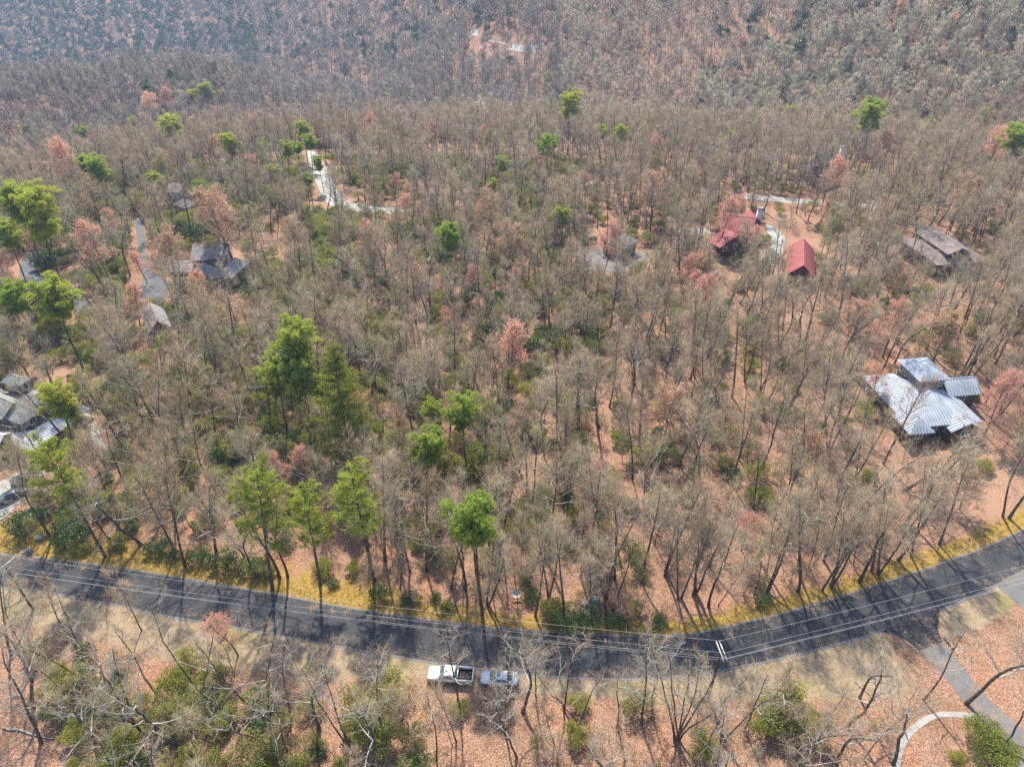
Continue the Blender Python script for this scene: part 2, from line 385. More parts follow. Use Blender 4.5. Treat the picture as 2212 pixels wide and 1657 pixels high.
# ground sheet ------------------------------------------------------
def axis(lo, hi, d, out_lo, out_hi):
    a = list(np.arange(lo, hi + 1e-6, d)); s = d
    while a[-1] < out_hi: s = min(s * 1.06, 30); a.append(a[-1] + s)
    s = d
    while a[0] > out_lo: s = min(s * 1.06, 30); a.insert(0, a[0] - s)
    return np.array(a)
gx = axis(-110, 110, .9, -2600, 2600); gy = axis(22, 130, .9, -300, 2900)
GX, GY = np.meshgrid(gx, gy); GZ = T(GX, GY)
mb = MB(); nx, ny = len(gx), len(gy)
i = (np.arange(ny - 1)[:, None] * nx + np.arange(nx - 1)[None]).ravel()
mb.add(np.stack([GX, GY, GZ], -1).reshape(-1, 3), np.stack([i, i + 1, i + nx + 1, i + nx], 1))
gme = mb.mesh('ground', [M_ground], True)
near = (np.abs(GX) < 115) & (GY < 135) & (GY > 15)
def side_of(x, y, P):    # + above (north of) the polyline
    return np.interp(x, P[:, 0], P[:, 1])
zone = np.zeros((ny, nx, 4), np.float32); zone[..., 3] = 1
X, Y = GX[near], GY[near]
du, dl = dist_line(X, Y, UPw), dist_line(X, Y, LOw)
north = Y > side_of(X, Y, UPw); south = Y < side_of(X, Y, LOw)
gw = np.interp(X, [-80, -50, -20, 0, 12, 25, 40, 60, 80], [4.8, 5.0, 4.0, 2.2, 2.4, 2.2, 2.6, 2.2, 3.2])
zone[near, 0] = np.where(north, np.clip(1.1 - du / gw * .55, 0, 1), 0)
lw = np.interp(X, [-80, -60, -40, -20, -12, 0, 14, 30, 48, 60], [4.5, 5, 5.5, 4.2, 2.6, 2.2, 2.6, 4.2, 7.5, 8])
lawn = np.where(south, np.clip(1.25 - dl / lw * .65, 0, 1), 0)
lg = pts(c6((1690, 150), (1900, 60), (2100, 0), (2212, 40), (2130, 130), (2000, 230), (1850, 290), (1720, 300)))
lawn = np.where(in_poly(X, Y, lg), 1, np.where(X > 52, lawn * .4, lawn))
zone[near, 1] = lawn
clr = np.zeros(X.shape)
zone[near, 2] = clr
def disc(cx, cy, r, ch, v):
    d = np.hypot(GX - cx, GY - cy); zone[..., ch] = np.maximum(zone[..., ch], np.clip(1.5 - d / r, 0, 1) * v)
for px, py, r in ((555, 540, 11), (520, 520, 8), (395, 580, 7), (720, 372, 12), (745, 425, 9), (690, 440, 8), (675, 345, 8), (140, 815, 3.5), (50, 575, 6), (130, 600, 8),
                  (2130, 1010, 6), (2110, 1075, 5), (1760, 540, 8), (1700, 470, 6), (1330, 500, 8), (1270, 560, 6), (1560, 90, 45), (1620, 40, 50), (1480, 120, 30)):
    q, _ = gp(px, py); disc(q[0], q[1], r, 2, 1.0)
at = gme.color_attributes.new('zone', 'FLOAT_COLOR', 'POINT'); at.data.foreach_set('color', zone.ravel())
tag(ob('ground', gme), 'leaf-covered forest floor with grassy verges', None, None, 'structure')

# roads ---------------------------------------------------------------
mb = MB(); strip(mb, UPw, LOw, .012); struct('road', mb, M_road, 'dark asphalt road curving through the woods')
def edge_line(P, off, wd):
    t = norm(np.gradient(P, axis=0)); n = np.stack([-t[:, 1], t[:, 0]], 1)
    return P + n * (off + wd / 2), P + n * (off - wd / 2)
mb = MB(); strip(mb, *edge_line(LOw, -.18, .45), .007); struct('gravel_shoulder', mb, M_drive, 'pale gravel edge along the lower side of the road')
mb = MB(); strip(mb, *edge_line(UPw, .12, .32), .007); struct('gravel_edge', mb, M_drive, 'pale gravel edge along the upper side of the road')
flat('driveway_apron', APRON, .020, M_newasph, 'black asphalt apron where the driveway meets the road')
mb = MB(); strip(mb, resample(DRIVE_L, 40), resample(DRIVE_R, 40), .016); struct('driveway', mb, M_drive, 'worn grey driveway running down from the asphalt apron')
mb = MB(); strip(mb, resample(WALK_U, 30), resample(WALK_L, 30), .024); struct('walkway', mb, M_conc, 'pale curved concrete walkway')
flat('side_lane', SIDE, .016, M_drive, 'grey lane joining the road past the lawn')
mb = MB(); strip(mb, resample(CONC_L, 50), resample(CONC_R, 50), .05); struct('concrete_road', mb, M_farconc, 'pale concrete road bending down through the woods')
flat('concrete_pad', REDPAD, .06, M_farconc, 'white concrete turning pad between the red roofs')
flat('parking_pad', LEFTPAD, .03, M_conc, 'pale parking pad below the porch house')
flat('slate_house_driveway', SLATEDRV, .06, M_slatedrive, 'blue grey driveway by the slate-roofed house')
flat('driveway_loop', LOOP, .06, M_drive, 'grey driveway loop among bare trees')
for nm, rb, m_, lb in (('winding_driveway', BLUEDRV, M_slatedrive, 'narrow grey driveway winding round the blue-roofed house'), ('far_road', FAR1, M_farconc, 'far pale road bending on the wooded spur'),
                   ('valley_road', FAR2, M_farconc, 'pale road beyond the crest of the wood'), ('ridge_road', FAR3, M_farconc, 'short pale stretch of road below the dark ridge'),
                   ('gravel_lane', GRAV, M_conc, 'pale gravel lane behind the red-roofed house'), ('gravel_track', GRAV2, M_conc, 'short pale track among the bare trees'),
                   ('short_driveway', GRAV3, M_conc, 'short pale drive beside the red-roofed house'), ('garden_path', PATHL, M_conc, 'narrow pale garden path by the porch house')):
    mb = MB(); strip(mb, resample(rb[0], 40), resample(rb[1], 40), .05); struct(nm, mb, m_, lb)

# ------------------------------------------------------------------ houses
def shingle(name, c):
    m, nt, b = nmat(name, .9, .2)
    br = tex(nt, 'ShaderNodeTexBrick', 2.2); br.offset = .5
    c = np.array(c) * KB
    for k, f in (('Color1', .8), ('Color2', 1.2), ('Mortar', .55)): br.inputs[k].default_value = (*(c * f), 1)
    br.inputs['Mortar Size'].default_value = .03
    n = tex(nt, 'ShaderNodeTexNoise', .7, Detail=6.0)
    nt.links.new(mix(nt, 1.0, br.outputs[0], ramp(nt, n.outputs[0], [(.3, (.75, .75, .75)), (.7, (1.25, 1.22, 1.18))]), 'MULTIPLY'), b.inputs['Base Color'])
    return m
M_glass, _nt, _b = nmat('window_glass', .08, .6); _b.inputs['Base Color'].default_value = (.025, .035, .04, 1)
M_white = plain('white_paint', (.74, .74, .72), .6)
M_bluemetal = plain('blue_grey_metal_roof', (.47, .52, .59), .75, .2, .14, .5)
M_whitemetal = plain('white_metal_roof', (.58, .61, .64), .7, .2, .08, .6)
M_redmetal = plain('red_metal_roof', (.50, .16, .15), .7, .2, .12, .6)
M_greenwall = plain('dark_green_wall', (.05, .075, .06), .8)
M_brownwall = plain('brown_board_wall', (.10, .06, .045), .85)
M_greywall = plain('grey_board_wall', (.16, .16, .155), .85)
M_redwall = plain('red_brown_wall', (.13, .045, .035), .85)
M_stone = plain('stone', (.33, .30, .26), .9, .2, .35, 2.5)
S_green = shingle('grey_green_shingles', (.36, .385, .365)); S_slate = shingle('slate_shingles', (.38, .365, .375)); S_brown = shingle('brown_shingles', (.30, .25, .235))
S_grey = shingle('grey_shingles', (.27, .255, .255)); M_blue2 = plain('slate_blue_roof', (.22, .27, .32), .5, .4, .15, .7)
M_wood = plain('weathered_wood', (.20, .16, .12), .9, .1, .3, 4)

FOOT = []                                             # house footprints, kept free of trees
def rect(a, b, c, z):
    A, B, C = [gp(*q, z)[0] for q in (a, b, c)]
    ctr = (A[:2] + C[:2]) / 2; u = B[:2] - A[:2]; v = C[:2] - B[:2]
    cr = u[0] * v[1] - u[1] * v[0]; s = 1 if cr > 0 else -1
    an = math.atan2(u[1], u[0]); an2 = math.atan2(v[1], v[0]) - s * math.pi / 2
    dd = (an2 - an + math.pi) % (2 * math.pi) - math.pi
    return ctr, np.linalg.norm(u), np.linalg.norm(v), an + dd / 2
def plane(root, poly, mat, seam=0, th=.14):
    """one roof slope, with raised seams up the slope when seam > 0"""
    P = np.asarray(poly, float); mb = MB(); prism(mb, P, th)
    o = ob('roof_slope', mb.mesh('roof_slope', [mat]), root)
    if seam:
        n = norm(np.cross(P[1] - P[0], P[2] - P[0])); n = n if n[2] > 0 else -n
        e = norm(np.array([n[1], -n[0], 0.])); s = norm(np.cross(n, e)); o0 = P[0]
        uv = np.stack([(P - o0) @ e, (P - o0) @ s], 1); mb = MB(); cnt = 0
        for k in np.arange(uv[:, 0].min() + seam / 2, uv[:, 0].max(), seam):
            hit = []
            for (u0, v0), (u1, v1) in zip(uv, np.roll(uv, -1, 0)):
                if (u0 - k) * (u1 - k) < 0: hit.append(v0 + (v1 - v0) * (k - u0) / (u1 - u0))
            if len(hit) >= 2 and max(hit) - min(hit) > .3:
                a, b_ = o0 + e * k + s * min(hit), o0 + e * k + s * max(hit)
                q = np.array([a - e * .03, a + e * .03, b_ + e * .03, b_ - e * .03])
                V = np.concatenate([q + n * .06, q - n * .01]); mb.add(V, [[0, 1, 2, 3], [0, 4, 5, 1], [1, 5, 6, 2], [2, 6, 7, 3], [3, 7, 4, 0]]); cnt += 1
        if cnt: tag(ob('seam', mb.mesh('seam', [mat]), o), None, None, None, 'stuff')
    return o
def window(root, c, u, n, wd, ht):
    """c centre on the wall, u along, n outward"""
    u = np.array([*u, 0.]); n = np.array([*n, 0.]); z = np.array([0, 0, 1.])
    mb = MB(); f = .09
    for (a, b_, sa, sb) in ((0, ht / 2, wd / 2 + f, f), (0, -ht / 2, wd / 2 + f, f), (wd / 2, 0, f, ht / 2 - f), (-wd / 2, 0, f, ht / 2 - f), (0, 0, f * .5, ht / 2 - f)):
        q = c + u * a + z * b_ + n * .05
        V = [q + u * i * sa + z * j * sb + n * k * .06 for k in (-1, 1) for i, j in ((-1, -1), (1, -1), (1, 1), (-1, 1))]
        mb.add(V, [[3, 2, 1, 0], [4, 5, 6, 7], [0, 1, 5, 4], [1, 2, 6, 5], [2, 3, 7, 6], [3, 0, 4, 7]])
    o = ob('window', mb.mesh('window', [M_white]), root)
    mb = MB(); q = c + n * .03; V = [q + u * i * wd / 2 + z * j * ht / 2 for i, j in ((-1, -1), (1, -1), (1, 1), (-1, 1))]
    mb.add(V, [[0, 1, 2, 3]]); ob('pane', mb.mesh('pane', [M_glass]), o)
def block(root, ctr, L, W, rot, z0, zw, rise, kind, rmat, wmat, over=.6, seam=0, win=True, ridge='L', wsp=3.2, wht=1.3, door=False):
    """walls L x W (eave to eave) turned by rot with a gable or hip roof whose ridge runs along L or W"""
    if ridge == 'W': L, W, rot = W, L, rot + math.pi / 2
    ca, sa = math.cos(rot), math.sin(rot)
    def w_(x, y, z): return np.array([ctr[0] + x * ca - y * sa, ctr[1] + x * sa + y * ca, z])
    a, b_ = L / 2, W / 2; ai, bi = a - over, b_ - over
    FOOT.append((ctr[0], ctr[1], L / 2, W / 2, rot))
    g = float(T(ctr[0], ctr[1])); ze = g + zw; zr = ze + rise; zi = ze + rise * over / b_ * .9
    mb = MB()
    box(mb, w_(0, 0, 0) * [1, 1, 0] + [0, 0, (g + z0 - .5 + zi - .12) / 2], (2 * ai, 2 * bi, zi - .12 - (g + z0 - .5)), 0, rot)
    wl = ob('wall', mb.mesh('wall', [wmat]), root)
    if kind == 'gable':
        for s in (1, -1):
            plane(root, [w_(-a, -s * b_, ze), w_(a, -s * b_, ze), w_(a, 0, zr), w_(-a, 0, zr)], rmat, seam)
            mb = MB(); P = [w_(s * ai, -bi, zi - .13), w_(s * ai, bi, zi - .13), w_(s * ai, 0, zr - .18)]
            Q = [q - np.array([ca, sa, 0]) * s * .2 for q in P]
            mb.add(P + Q, [[0, 1, 2], [5, 4, 3]]); mb.add(P + Q, [[0, 3, 4, 1], [1, 4, 5, 2], [2, 5, 3, 0]])
            ob('gable_end', mb.mesh('gable_end', [wmat]), root)
        mb = MB(); tube(mb, [w_(-a, 0, zr), w_(a, 0, zr)], .09, 6); ob('ridge_cap', mb.mesh('ridge_cap', [rmat]), root)
    else:
        h = max(a - b_, .05)
        for s in (1, -1):
            plane(root, [w_(-a, -s * b_, ze), w_(a, -s * b_, ze), w_(h, 0, zr), w_(-h, 0, zr)], rmat, seam)
            plane(root, [w_(s * a, -b_, ze), w_(s * a, b_, ze), w_(s * h, 0, zr)], rmat, seam)
        mb = MB(); tube(mb, [w_(-h - .05, 0, zr), w_(h + .05, 0, zr)], .09, 6); ob('ridge_cap', mb.mesh('ridge_cap', [rmat]), root)
    if win:
        for (u, n, ln, off) in (((ca, sa), (sa, -ca), 2 * ai, bi), ((ca, sa), (-sa, ca), 2 * ai, bi), ((-sa, ca), (ca, sa), 2 * bi, ai), ((-sa, ca), (-ca, -sa), 2 * bi, ai)):
            c0 = np.array([ctr[0], ctr[1]]) + np.array(n) * off
            if np.dot(n, c0) > 0: continue                    # only walls turned to the road side
            k = max(1, int(ln / wsp))
            for j in range(k):
                q = c0 + np.array(u) * ((j + .5) / k - .5) * ln
                window(root, np.array([q[0], q[1], ze - .35 - wht / 2]), u, n, min(1.3, ln / k * .6), wht)
            if door:
                q = c0 + np.array(u) * (ln * .5 - 1.0); mb = MB(); box(mb, (q[0] + n[0] * .05, q[1] + n[1] * .05, g + 1.05), (1.0, .12, 2.1), 0, math.atan2(u[1], u[0]))
                d = ob('door', mb.mesh('door', [M_white]), root); mb = MB(); box(mb, (q[0] + n[0] * .14 + u[0] * .35, q[1] + n[1] * .14 + u[1] * .35, g + 1.0), (.12, .06, .06), 0, math.atan2(u[1], u[0])); ob('handle', mb.mesh('handle', [M_stone]), d)
                door = False
    return w_, ze, zr
def chimney(root, p, z0, z1, s=.9, mat=None):
    mb = MB(); box(mb, (p[0], p[1], (z0 + z1) / 2), (s, s, z1 - z0)); o = ob('chimney', mb.mesh('chimney', [mat or M_stone]), root)
    mb = MB(); box(mb, (p[0], p[1], z1 + .08), (s * 1.25, s * 1.25, .16)); ob('cap', mb.mesh('cap', [M_stone]), o)

# house with the raised windowed storey
h = thing('house', 'house with blue grey metal roof and a raised windowed storey', 'house')
w_, ze, zr = block(h, (78.3, 108.6), 16.5, 14.5, rad(97), 0, 3.4, 2.8, 'hip', M_bluemetal, M_brownwall, .8, .6, True, 'L', door=True)
block(h, (79.4, 112.4), 7.6, 6.4, rad(97), 3.5, 7.3, 1.7, 'hip', M_bluemetal, M_greenwall, .6, .6, True, 'L', 1.5, 1.5)
block(h, (86.4, 111.5), 7.0, 6.0, rad(7), 0, 3.9, 1.9, 'gable', M_bluemetal, M_brownwall, .6, .6, True, 'L')
block(h, (82.4, 101.9), 6.5, 5.5, rad(7), 0, 3.1, 1.8, 'gable', M_bluemetal, M_brownwall, .6, .6, True, 'W')
block(h, (73.8, 101.4), 6.0, 5.0, rad(97), 0, 3.2, 1.9, 'hip', M_bluemetal, M_brownwall, .6, .6, True, 'L')
# porch house on the left
def cL(x, y): return (x * .1526, 774.2 + y * .1526)
h = thing('house', 'grey shingled house with tower and long white metal porch roof', 'house')
block(h, *rect(cL(20, 330), cL(240, 420), cL(415, 290), 8), 0, 8, 1.3, 'hip', S_green, M_greywall, .5, 0, True, 'L', 1.6, 1.3)
block(h, *rect(cL(490, 425), cL(850, 570), cL(290, 950), 5.3), 0, 5.3, 2.3, 'hip', S_green, M_greywall, .6, 0, True, 'W', door=True)
block(h, *rect(cL(-500, 640), cL(-60, 420), cL(480, 620), 5.6), 0, 5.6, 1.8, 'gable', S_green, M_greywall, .6, 0, False, 'W')
def G(p, z): return gp(*p, z)[0]
for q in ([(cL(430, 1335), 2.7), (cL(1290, 700), 2.7), (cL(1040, 620), 3.7), (cL(480, 1010), 3.7)], [(cL(130, 1190), 2.7), (cL(430, 1335), 2.7), (cL(480, 1010), 3.7), (cL(165, 1060), 3.7)]):
    plane(h, [G(p, z) for p, z in q], M_whitemetal, .55)
for p in (cL(445, 1315), cL(700, 1120), cL(960, 930), cL(1255, 715), cL(150, 1185), cL(280, 1250)):
    q = G(p, 2.6); mb = MB(); tube(mb, [(q[0], q[1], -.2), (q[0], q[1], 2.62)], .09, 6); ob('porch_post', mb.mesh('porch_post', [M_white]), h)
mb = MB(); prism(mb, [[*G(p, 2.7)[:2], .45] for p in (cL(430, 1320), cL(1270, 705), cL(1050, 640), cL(480, 1010), cL(170, 1070), cL(150, 1185))], .6); ob('porch_deck', mb.mesh('porch_deck', [M_wood]), h)
block(h, *rect(cL(-330, 1250), cL(-40, 1330), cL(165, 1050), 3.2), 0, 3.2, 1.2, 'gable', M_whitemetal, M_greywall, .5, .55, False, 'L')
# slate house
def cS(x, y): return (276.5 + x * .1621, 489.8 + y * .1621)
h = thing('house', 'rambling house with four grey slate roofs by a sandy clearing', 'house')
block(h, *rect(cS(600, 575), cS(870, 615), cS(885, 480), 4.6), 0, 4.6, 1.0, 'gable', S_slate, M_greywall, .5, 0, True, 'L')
w_, ze, zr = block(h, *rect(cS(965, 395), cS(1310, 465), cS(1240, 285), 6.2), 0, 6.2, 2.4, 'gable', S_slate, M_greywall, .5, 0, True, 'L')
block(h, *rect(cS(1385, 690), cS(1595, 490), cS(1400, 460), 3.6), 0, 3.6, 2.2, 'hip', S_slate, M_greywall, .5, 0, True, 'L')
block(h, *rect(cS(945, 575), cS(1120, 725), cS(1220, 630), 3.6), 0, 3.6, 2.0, 'hip', S_slate, M_greywall, .5, 0, True, 'L')
q = G(cS(1215, 600), 3); mb = MB(); box(mb, (q[0], q[1] + 1.5, 3.4), (4.0, 3.0, 6.8)); ob('stair_tower', mb.mesh('stair_tower', [M_greywall]), h)
mb = MB(); box(mb, (q[0], q[1] + 1.5, 6.9), (4.6, 3.6, .16)); ob('flat_roof', mb.mesh('flat_roof', [S_grey]), h)
h = thing('garage', 'grey shingled gable garage below the blue grey driveway', 'garage')
block(h, *rect(cS(480, 1075), cS(570, 1335), cS(262, 1430), 3.0), 0, 3.0, 2.2, 'gable', S_slate, M_brownwall, .5, 0, True, 'L', door=True)
# red house and red garage
def cR(x, y): return (1485.2 + x * .14305, 410.8 + y * .14305)
h = thing('house', 'house with red standing-seam metal roof and front gable wing', 'house')
block(h, *rect(cR(430, 610), cR(920, 620), cR(1050, 480), 5), 0, 5, 3.0, 'gable', M_redmetal, M_redwall, .6, .8, True, 'L')
block(h, *rect(cR(520, 800), cR(570, 925), cR(765, 705), 4), 0, 4, 2.6, 'gable', M_redmetal, M_redwall, .6, .7, True, 'L', door=True)
block(h, *rect(cR(890, 520), cR(1060, 490), cR(1060, 360), 5.4), 0, 5.4, 1.6, 'gable', M_redmetal, M_redwall, .5, .7, True, 'W')
q = G(cR(1095, 325), 8); chimney(h, q, 0, 8.4, 1.3, M_white)
h = thing('garage', 'red metal roofed garage with dark gable end by the concrete pad', 'garage')
block(h, *rect(cR(1550, 870), cR(1470, 1250), cR(1890, 1300), 3.2), 0, 3.2, 3.0, 'gable', M_redmetal, M_redwall, .6, .7, True, 'L', door=True)
# other houses
def cB(x, y): return (1896 + x * .2486, 474 + y * .2486)
h = thing('house', 'brown shingled house half hidden among bare trees', 'house')
block(h, *rect(cB(300, 200), cB(500, 430), cB(850, 330), 4), 0, 4, 2.6, 'hip', S_brown, M_brownwall, .7, 0, True, 'L', door=True)
block(h, *rect(cB(430, 130), cB(560, 320), cB(720, 270), 6), 0, 6, 1.5, 'gable', S_brown, M_brownwall, .5, 0, True, 'L')
h = thing('house', 'low grey hip-roofed house above the driveway loop', 'house')
block(h, *rect((1300, 520), (1348, 541), (1379, 519), 3.6), 0, 3.6, 2.2, 'hip', S_grey, M_brownwall, .7, 0, True, 'L', door=True)
h = thing('house', 'far house with pale pinkish gable roof and white chimney', 'house')
w_, ze, zr = block(h, *rect((1746, 349), (1780, 358), (1815, 346), 7.5), 0, 7.5, 3.2, 'gable', S_grey, M_greywall, .6, 0, True, 'W')
q = G((1816, 338), 11); chimney(h, q, 0, 12, 1.2, M_white)
h = thing('house', 'small grey roofed house behind a tan flowering tree', 'house')
block(h, *rect((368, 412), (394, 418), (401, 402), 7), 0, 7, 1.6, 'gable', S_grey, M_greywall, .5, 0, True, 'L')
block(h, *rect((378, 440), (400, 452), (425, 441), 4), 0, 4, 1.6, 'hip', S_grey, M_greywall, .5, 0, True, 'L')
h = thing('house', 'house with slate blue metal roof under green pines', 'house')
block(h, *rect((50, 616), (84, 655), (131, 641), 4), 0, 4, 2.4, 'hip', M_blue2, M_greywall, .6, .6, True, 'L', door=True)
h = thing('house', 'grey roofed house at the wood edge behind pines', 'house')
block(h, *rect((8, 384), (42, 394), (66, 374), 5), 0, 5, 2, 'gable', S_grey, M_greywall, .6, 0, True, 'L')

# ------------------------------------------------------------------ tree forms
def limb(rng, p, d, L, n, up, wig):
    P = [np.array(p, float)]; d = norm(np.array(d, float))
    for k in range(n):
        d = norm(d + np.array([0, 0, up / n]) + rng.normal(size=3) * wig); P.append(P[-1] + d * L / n)
    return np.array(P)
def at_t(P, t):
    q = t * (len(P) - 1); i = min(int(q), len(P) - 2); f = q - i
    return P[i] * (1 - f) + P[i + 1] * f, norm(P[i + 1] - P[i])
def side_dir(rng, d, ang, az=None):
    ref = np.array([0, 0, 1.]) if abs(d[2]) < .9 else np.array([1., 0, 0])
    u = norm(np.cross(d, ref)); v = np.cross(d, u); a = rng.uniform(0, 6.283) if az is None else az
    return norm(math.cos(ang) * d + math.sin(ang) * (math.cos(a) * u + math.sin(a) * v))
def bare_tree(seed, H=19, r0=.2, cb=.4, spread=.24, nprim=13, nsec=6, nter=5, ntw=6, twr=.0085, twl=1.1, stems=1, crook=.05, lod=0, elev=(30, 62), drop=.0):
    """trunk and crown meshes data of one leafless tree; also the twig tips"""
    rng = np.random.default_rng(seed); tr, cr = MB(), MB(); Ps, Ds = [], []
    ks = (8, 5, 4, 3) if not lod else (5, 3, 3, 3)
    for s in range(stems):
        d = np.array([0, 0, 1.]) if stems == 1 else norm(np.array([math.cos(s * 6.283 / stems + seed), math.sin(s * 6.283 / stems + seed), 4.5 + rng.uniform(-1, 2)]))
        Hs = H * rng.uniform(.88, 1); n = 9 if not lod else 5
        S = limb(rng, (0, 0, -.3), d, Hs, n, .35, crook); tt = np.linspace(0, 1, n + 1)
        rs = (r0 if stems == 1 else r0 * .75) * (1 - .9 * tt) ** .8 + .015; rs[0] *= 1.35
        tube(tr, S, rs, ks[0], 0)
        for i in range(max(3, nprim // stems)):
            t = cb + (.97 - cb) * ((i + rng.uniform(.2, .8)) / (nprim // stems)); p, dd = at_t(S, t)
            f = (t - cb) / (1 - cb); el = rad(elev[0] + (elev[1] - elev[0]) * f + rng.normal() * 9); az = i * 2.4 + s + rng.normal() * .4
            d1 = np.array([math.cos(az) * math.cos(el), math.sin(az) * math.cos(el), math.sin(el)])
            L1 = H * spread * (1.05 - .55 * f) * rng.uniform(.65, 1.25); n1 = 5 if not lod else 3
            B = limb(rng, p, d1, L1, n1, .42 - drop, .10 + crook); r1 = np.interp(t, tt, rs) * .58
            tube(cr, B, r1 * (1 - .85 * np.linspace(0, 1, n1 + 1)) + .012, ks[1], 0, False)
            for j in range(nsec):
                t2 = .22 + .78 * (j + rng.uniform(.1, .9)) / nsec; p2, e2 = at_t(B, t2)
                L2 = L1 * .55 * (1.15 - .6 * t2) * rng.uniform(.7, 1.3); d2 = side_dir(rng, e2, rad(rng.uniform(28, 58)), j * 2.6 + rng.normal() * .5)
                n2 = 3 if not lod else 2
                C = limb(rng, p2, d2, L2, n2, .3 - drop, .12 + crook); r2 = max(r1 * .42 * (1 - .5 * t2), .022)
                tube(cr, C, r2 * (1 - .75 * np.linspace(0, 1, n2 + 1)) + .006, ks[2], 0, False)
                for k in range(nter):
                    t3 = .2 + .8 * (k + rng.uniform(.1, .9)) / nter; p3, e3 = at_t(C, t3)
                    L3 = max(L2 * .6 * rng.uniform(.6, 1.3), .6); d3 = side_dir(rng, e3, rad(rng.uniform(18, 48)))
                    Dq = limb(rng, p3, d3, L3, 2, .35, .15)
                    if not lod: tube(cr, Dq, [max(twr * 1.25, .012), twr, twr * .5], 3, 1, False)
                    else: spikes(cr, p3[None], (Dq[-1] - p3)[None], twr * 1.3, 1)
                    tq = rng.uniform(.15, 1, ntw) * 2; ii = np.minimum(tq.astype(int), 1); fr = (tq - ii)[:, None]
                    Ps.append(Dq[ii] * (1 - fr) + Dq[ii + 1] * fr)
                    e = norm(Dq[-1] - Dq[0]) + rng.normal(size=(ntw, 3)) * .48 + np.array([0, 0, .2])
                    Ds.append(norm(e) * rng.uniform(.4, 1.2, (ntw, 1)) * twl)
    Ps, Ds = np.concatenate(Ps), np.concatenate(Ds)
    spikes(cr, Ps, Ds, twr, 1)
    return tr, cr, Ps, Ds, rng
def with_buds(form, n, L, W, m=2):
    tr, cr, Ps, Ds, rng = form
    k = rng.integers(0, len(Ps), n); leaves(cr, Ps[k] + Ds[k] * rng.uniform(.3, 1.05, (n, 1)), L * rng.uniform(.6, 1.3, n), W * rng.uniform(.6, 1.3, n), rng, m)
    return form
def tufts(mb, C, rng, k, L, wd, m, flat_=1.0, up=.5):
    n = len(C); D = rng.normal(size=(n, k, 3)) * [1, 1, flat_]; D[..., 2] += up
    D = norm(D) * rng.uniform(.6, 1.1, (n, k, 1)) * L
    blades(mb, np.repeat(C, k, 0), D.reshape(-1, 3), wd, rng, m)
def round_pine(seed, H=19, cb=.6, cw=3.4, nb=30, clumps=5, tpc=30, k=10, L=.42, wd=.07):
    """pine with rounded needle clumps at the branch ends"""
    rng = np.random.default_rng(seed); tr, cr = MB(), MB()
    cb = cb + .15; S = limb(rng, (0, 0, -.3), (0, 0, 1), H * .97, 9, .3, .03); tt = np.linspace(0, 1, 10)
    rs = .2 * (1 - .88 * tt) + .02; tube(tr, S, rs, 8, 0)
    for i in range(6):                                       # dead snags below the crown
        p, d = at_t(S, rng.uniform(.3, cb)); tube(tr, limb(rng, p, side_dir(rng, d, 1.3), rng.uniform(.6, 1.6), 2, 0, .1), [.035, .025, .01], 4, 0, False)
    for i in range(nb):
        f = (i + rng.uniform(0, 1)) / nb; t = cb + (.99 - cb) * f; p, d = at_t(S, t); az = i * 2.4 + rng.normal() * .5
        el = rad(-4 + 62 * f ** 1.6); prof = math.sin(math.pi * min(1, .18 + .78 * (1 - f) ** .75)) ** .7
        Lb = cw * max(prof, .35) * rng.uniform(.6, 1.25)
        B = limb(rng, p, (math.cos(az) * math.cos(el), math.sin(az) * math.cos(el), math.sin(el)), Lb, 4, .35, .1)
        tube(cr, B, np.linspace(.07, .02, 5), 4, 0, False)
        for c in range(clumps):
            q, _ = at_t(B, max(.25, 1 - .18 * c * rng.uniform(.6, 1.1))); q = q + rng.normal(size=3) * [.6, .6, .25] * (c > 0)
            rr = rng.uniform(.5, .95); C = norm(rng.normal(size=(tpc, 3))); C[:, 2] = np.abs(C[:, 2]) * .9 - .15
            tufts(cr, q + C * rr * rng.uniform(.6, 1, (tpc, 1)), rng, k, L, wd, 1, 1, .6)
    return tr, cr
def layered_pine(seed, H=21, cb=.42, cw=3.6, nw=12, per=6, k=9, L=.5, wd=.065, droop=.0, cone=.9, ts=.36):
    """pine or hemlock with tiers of long feathery boughs"""
    rng = np.random.default_rng(seed); tr, cr = MB(), MB()
    S = limb(rng, (0, 0, -.3), (0, 0, 1), H, 9, .3, .02); tt = np.linspace(0, 1, 10)
    tube(tr, S, .23 * (1 - .92 * tt) + .015, 8, 0)
    for i in range(nw):
        f = (i + .3) / nw
        for j in range(per):
            t = cb + (.98 - cb) * min(1, f + rng.normal() * .02); p, d = at_t(S, min(t, .99)); az = j * 6.283 / per + i * .7 + rng.normal() * .3
            if cone < .8 and rng.random() < .22: continue
            Lb = cw * (1 - cone * f ** 1.6) * rng.uniform(.45, 1.3) * (.75 + .25 * min(1, f * 4)); el = rad(rng.uniform(-4, 14) + 30 * f)
            B = limb(rng, p, (math.cos(az) * math.cos(el), math.sin(az) * math.cos(el), math.sin(el)), Lb, 4, .22 - droop, .08)
            tube(cr, B, np.linspace(.06, .015, 5), 4, 0, False)
            n = int(10 + Lb * 16); q = rng.uniform(.22, 1.02, n)
            C = np.array([at_t(B, min(x, .999))[0] for x in q]); tn = norm(B[-1] - B[0]); sd = np.array([-tn[1], tn[0], 0])
            C = C + sd * rng.normal(size=(n, 1)) * (ts * (1.2 - .5 * q))[:, None] * max(Lb, 1) * .5 + rng.normal(size=(n, 3)) * [.1, .1, .09]
            tufts(cr, C, rng, k, L, wd, 1, .55, .35 - droop)
    tufts(cr, S[-1] + rng.normal(size=(10, 3)) * .2, rng, k, L, wd, 1)
    return tr, cr
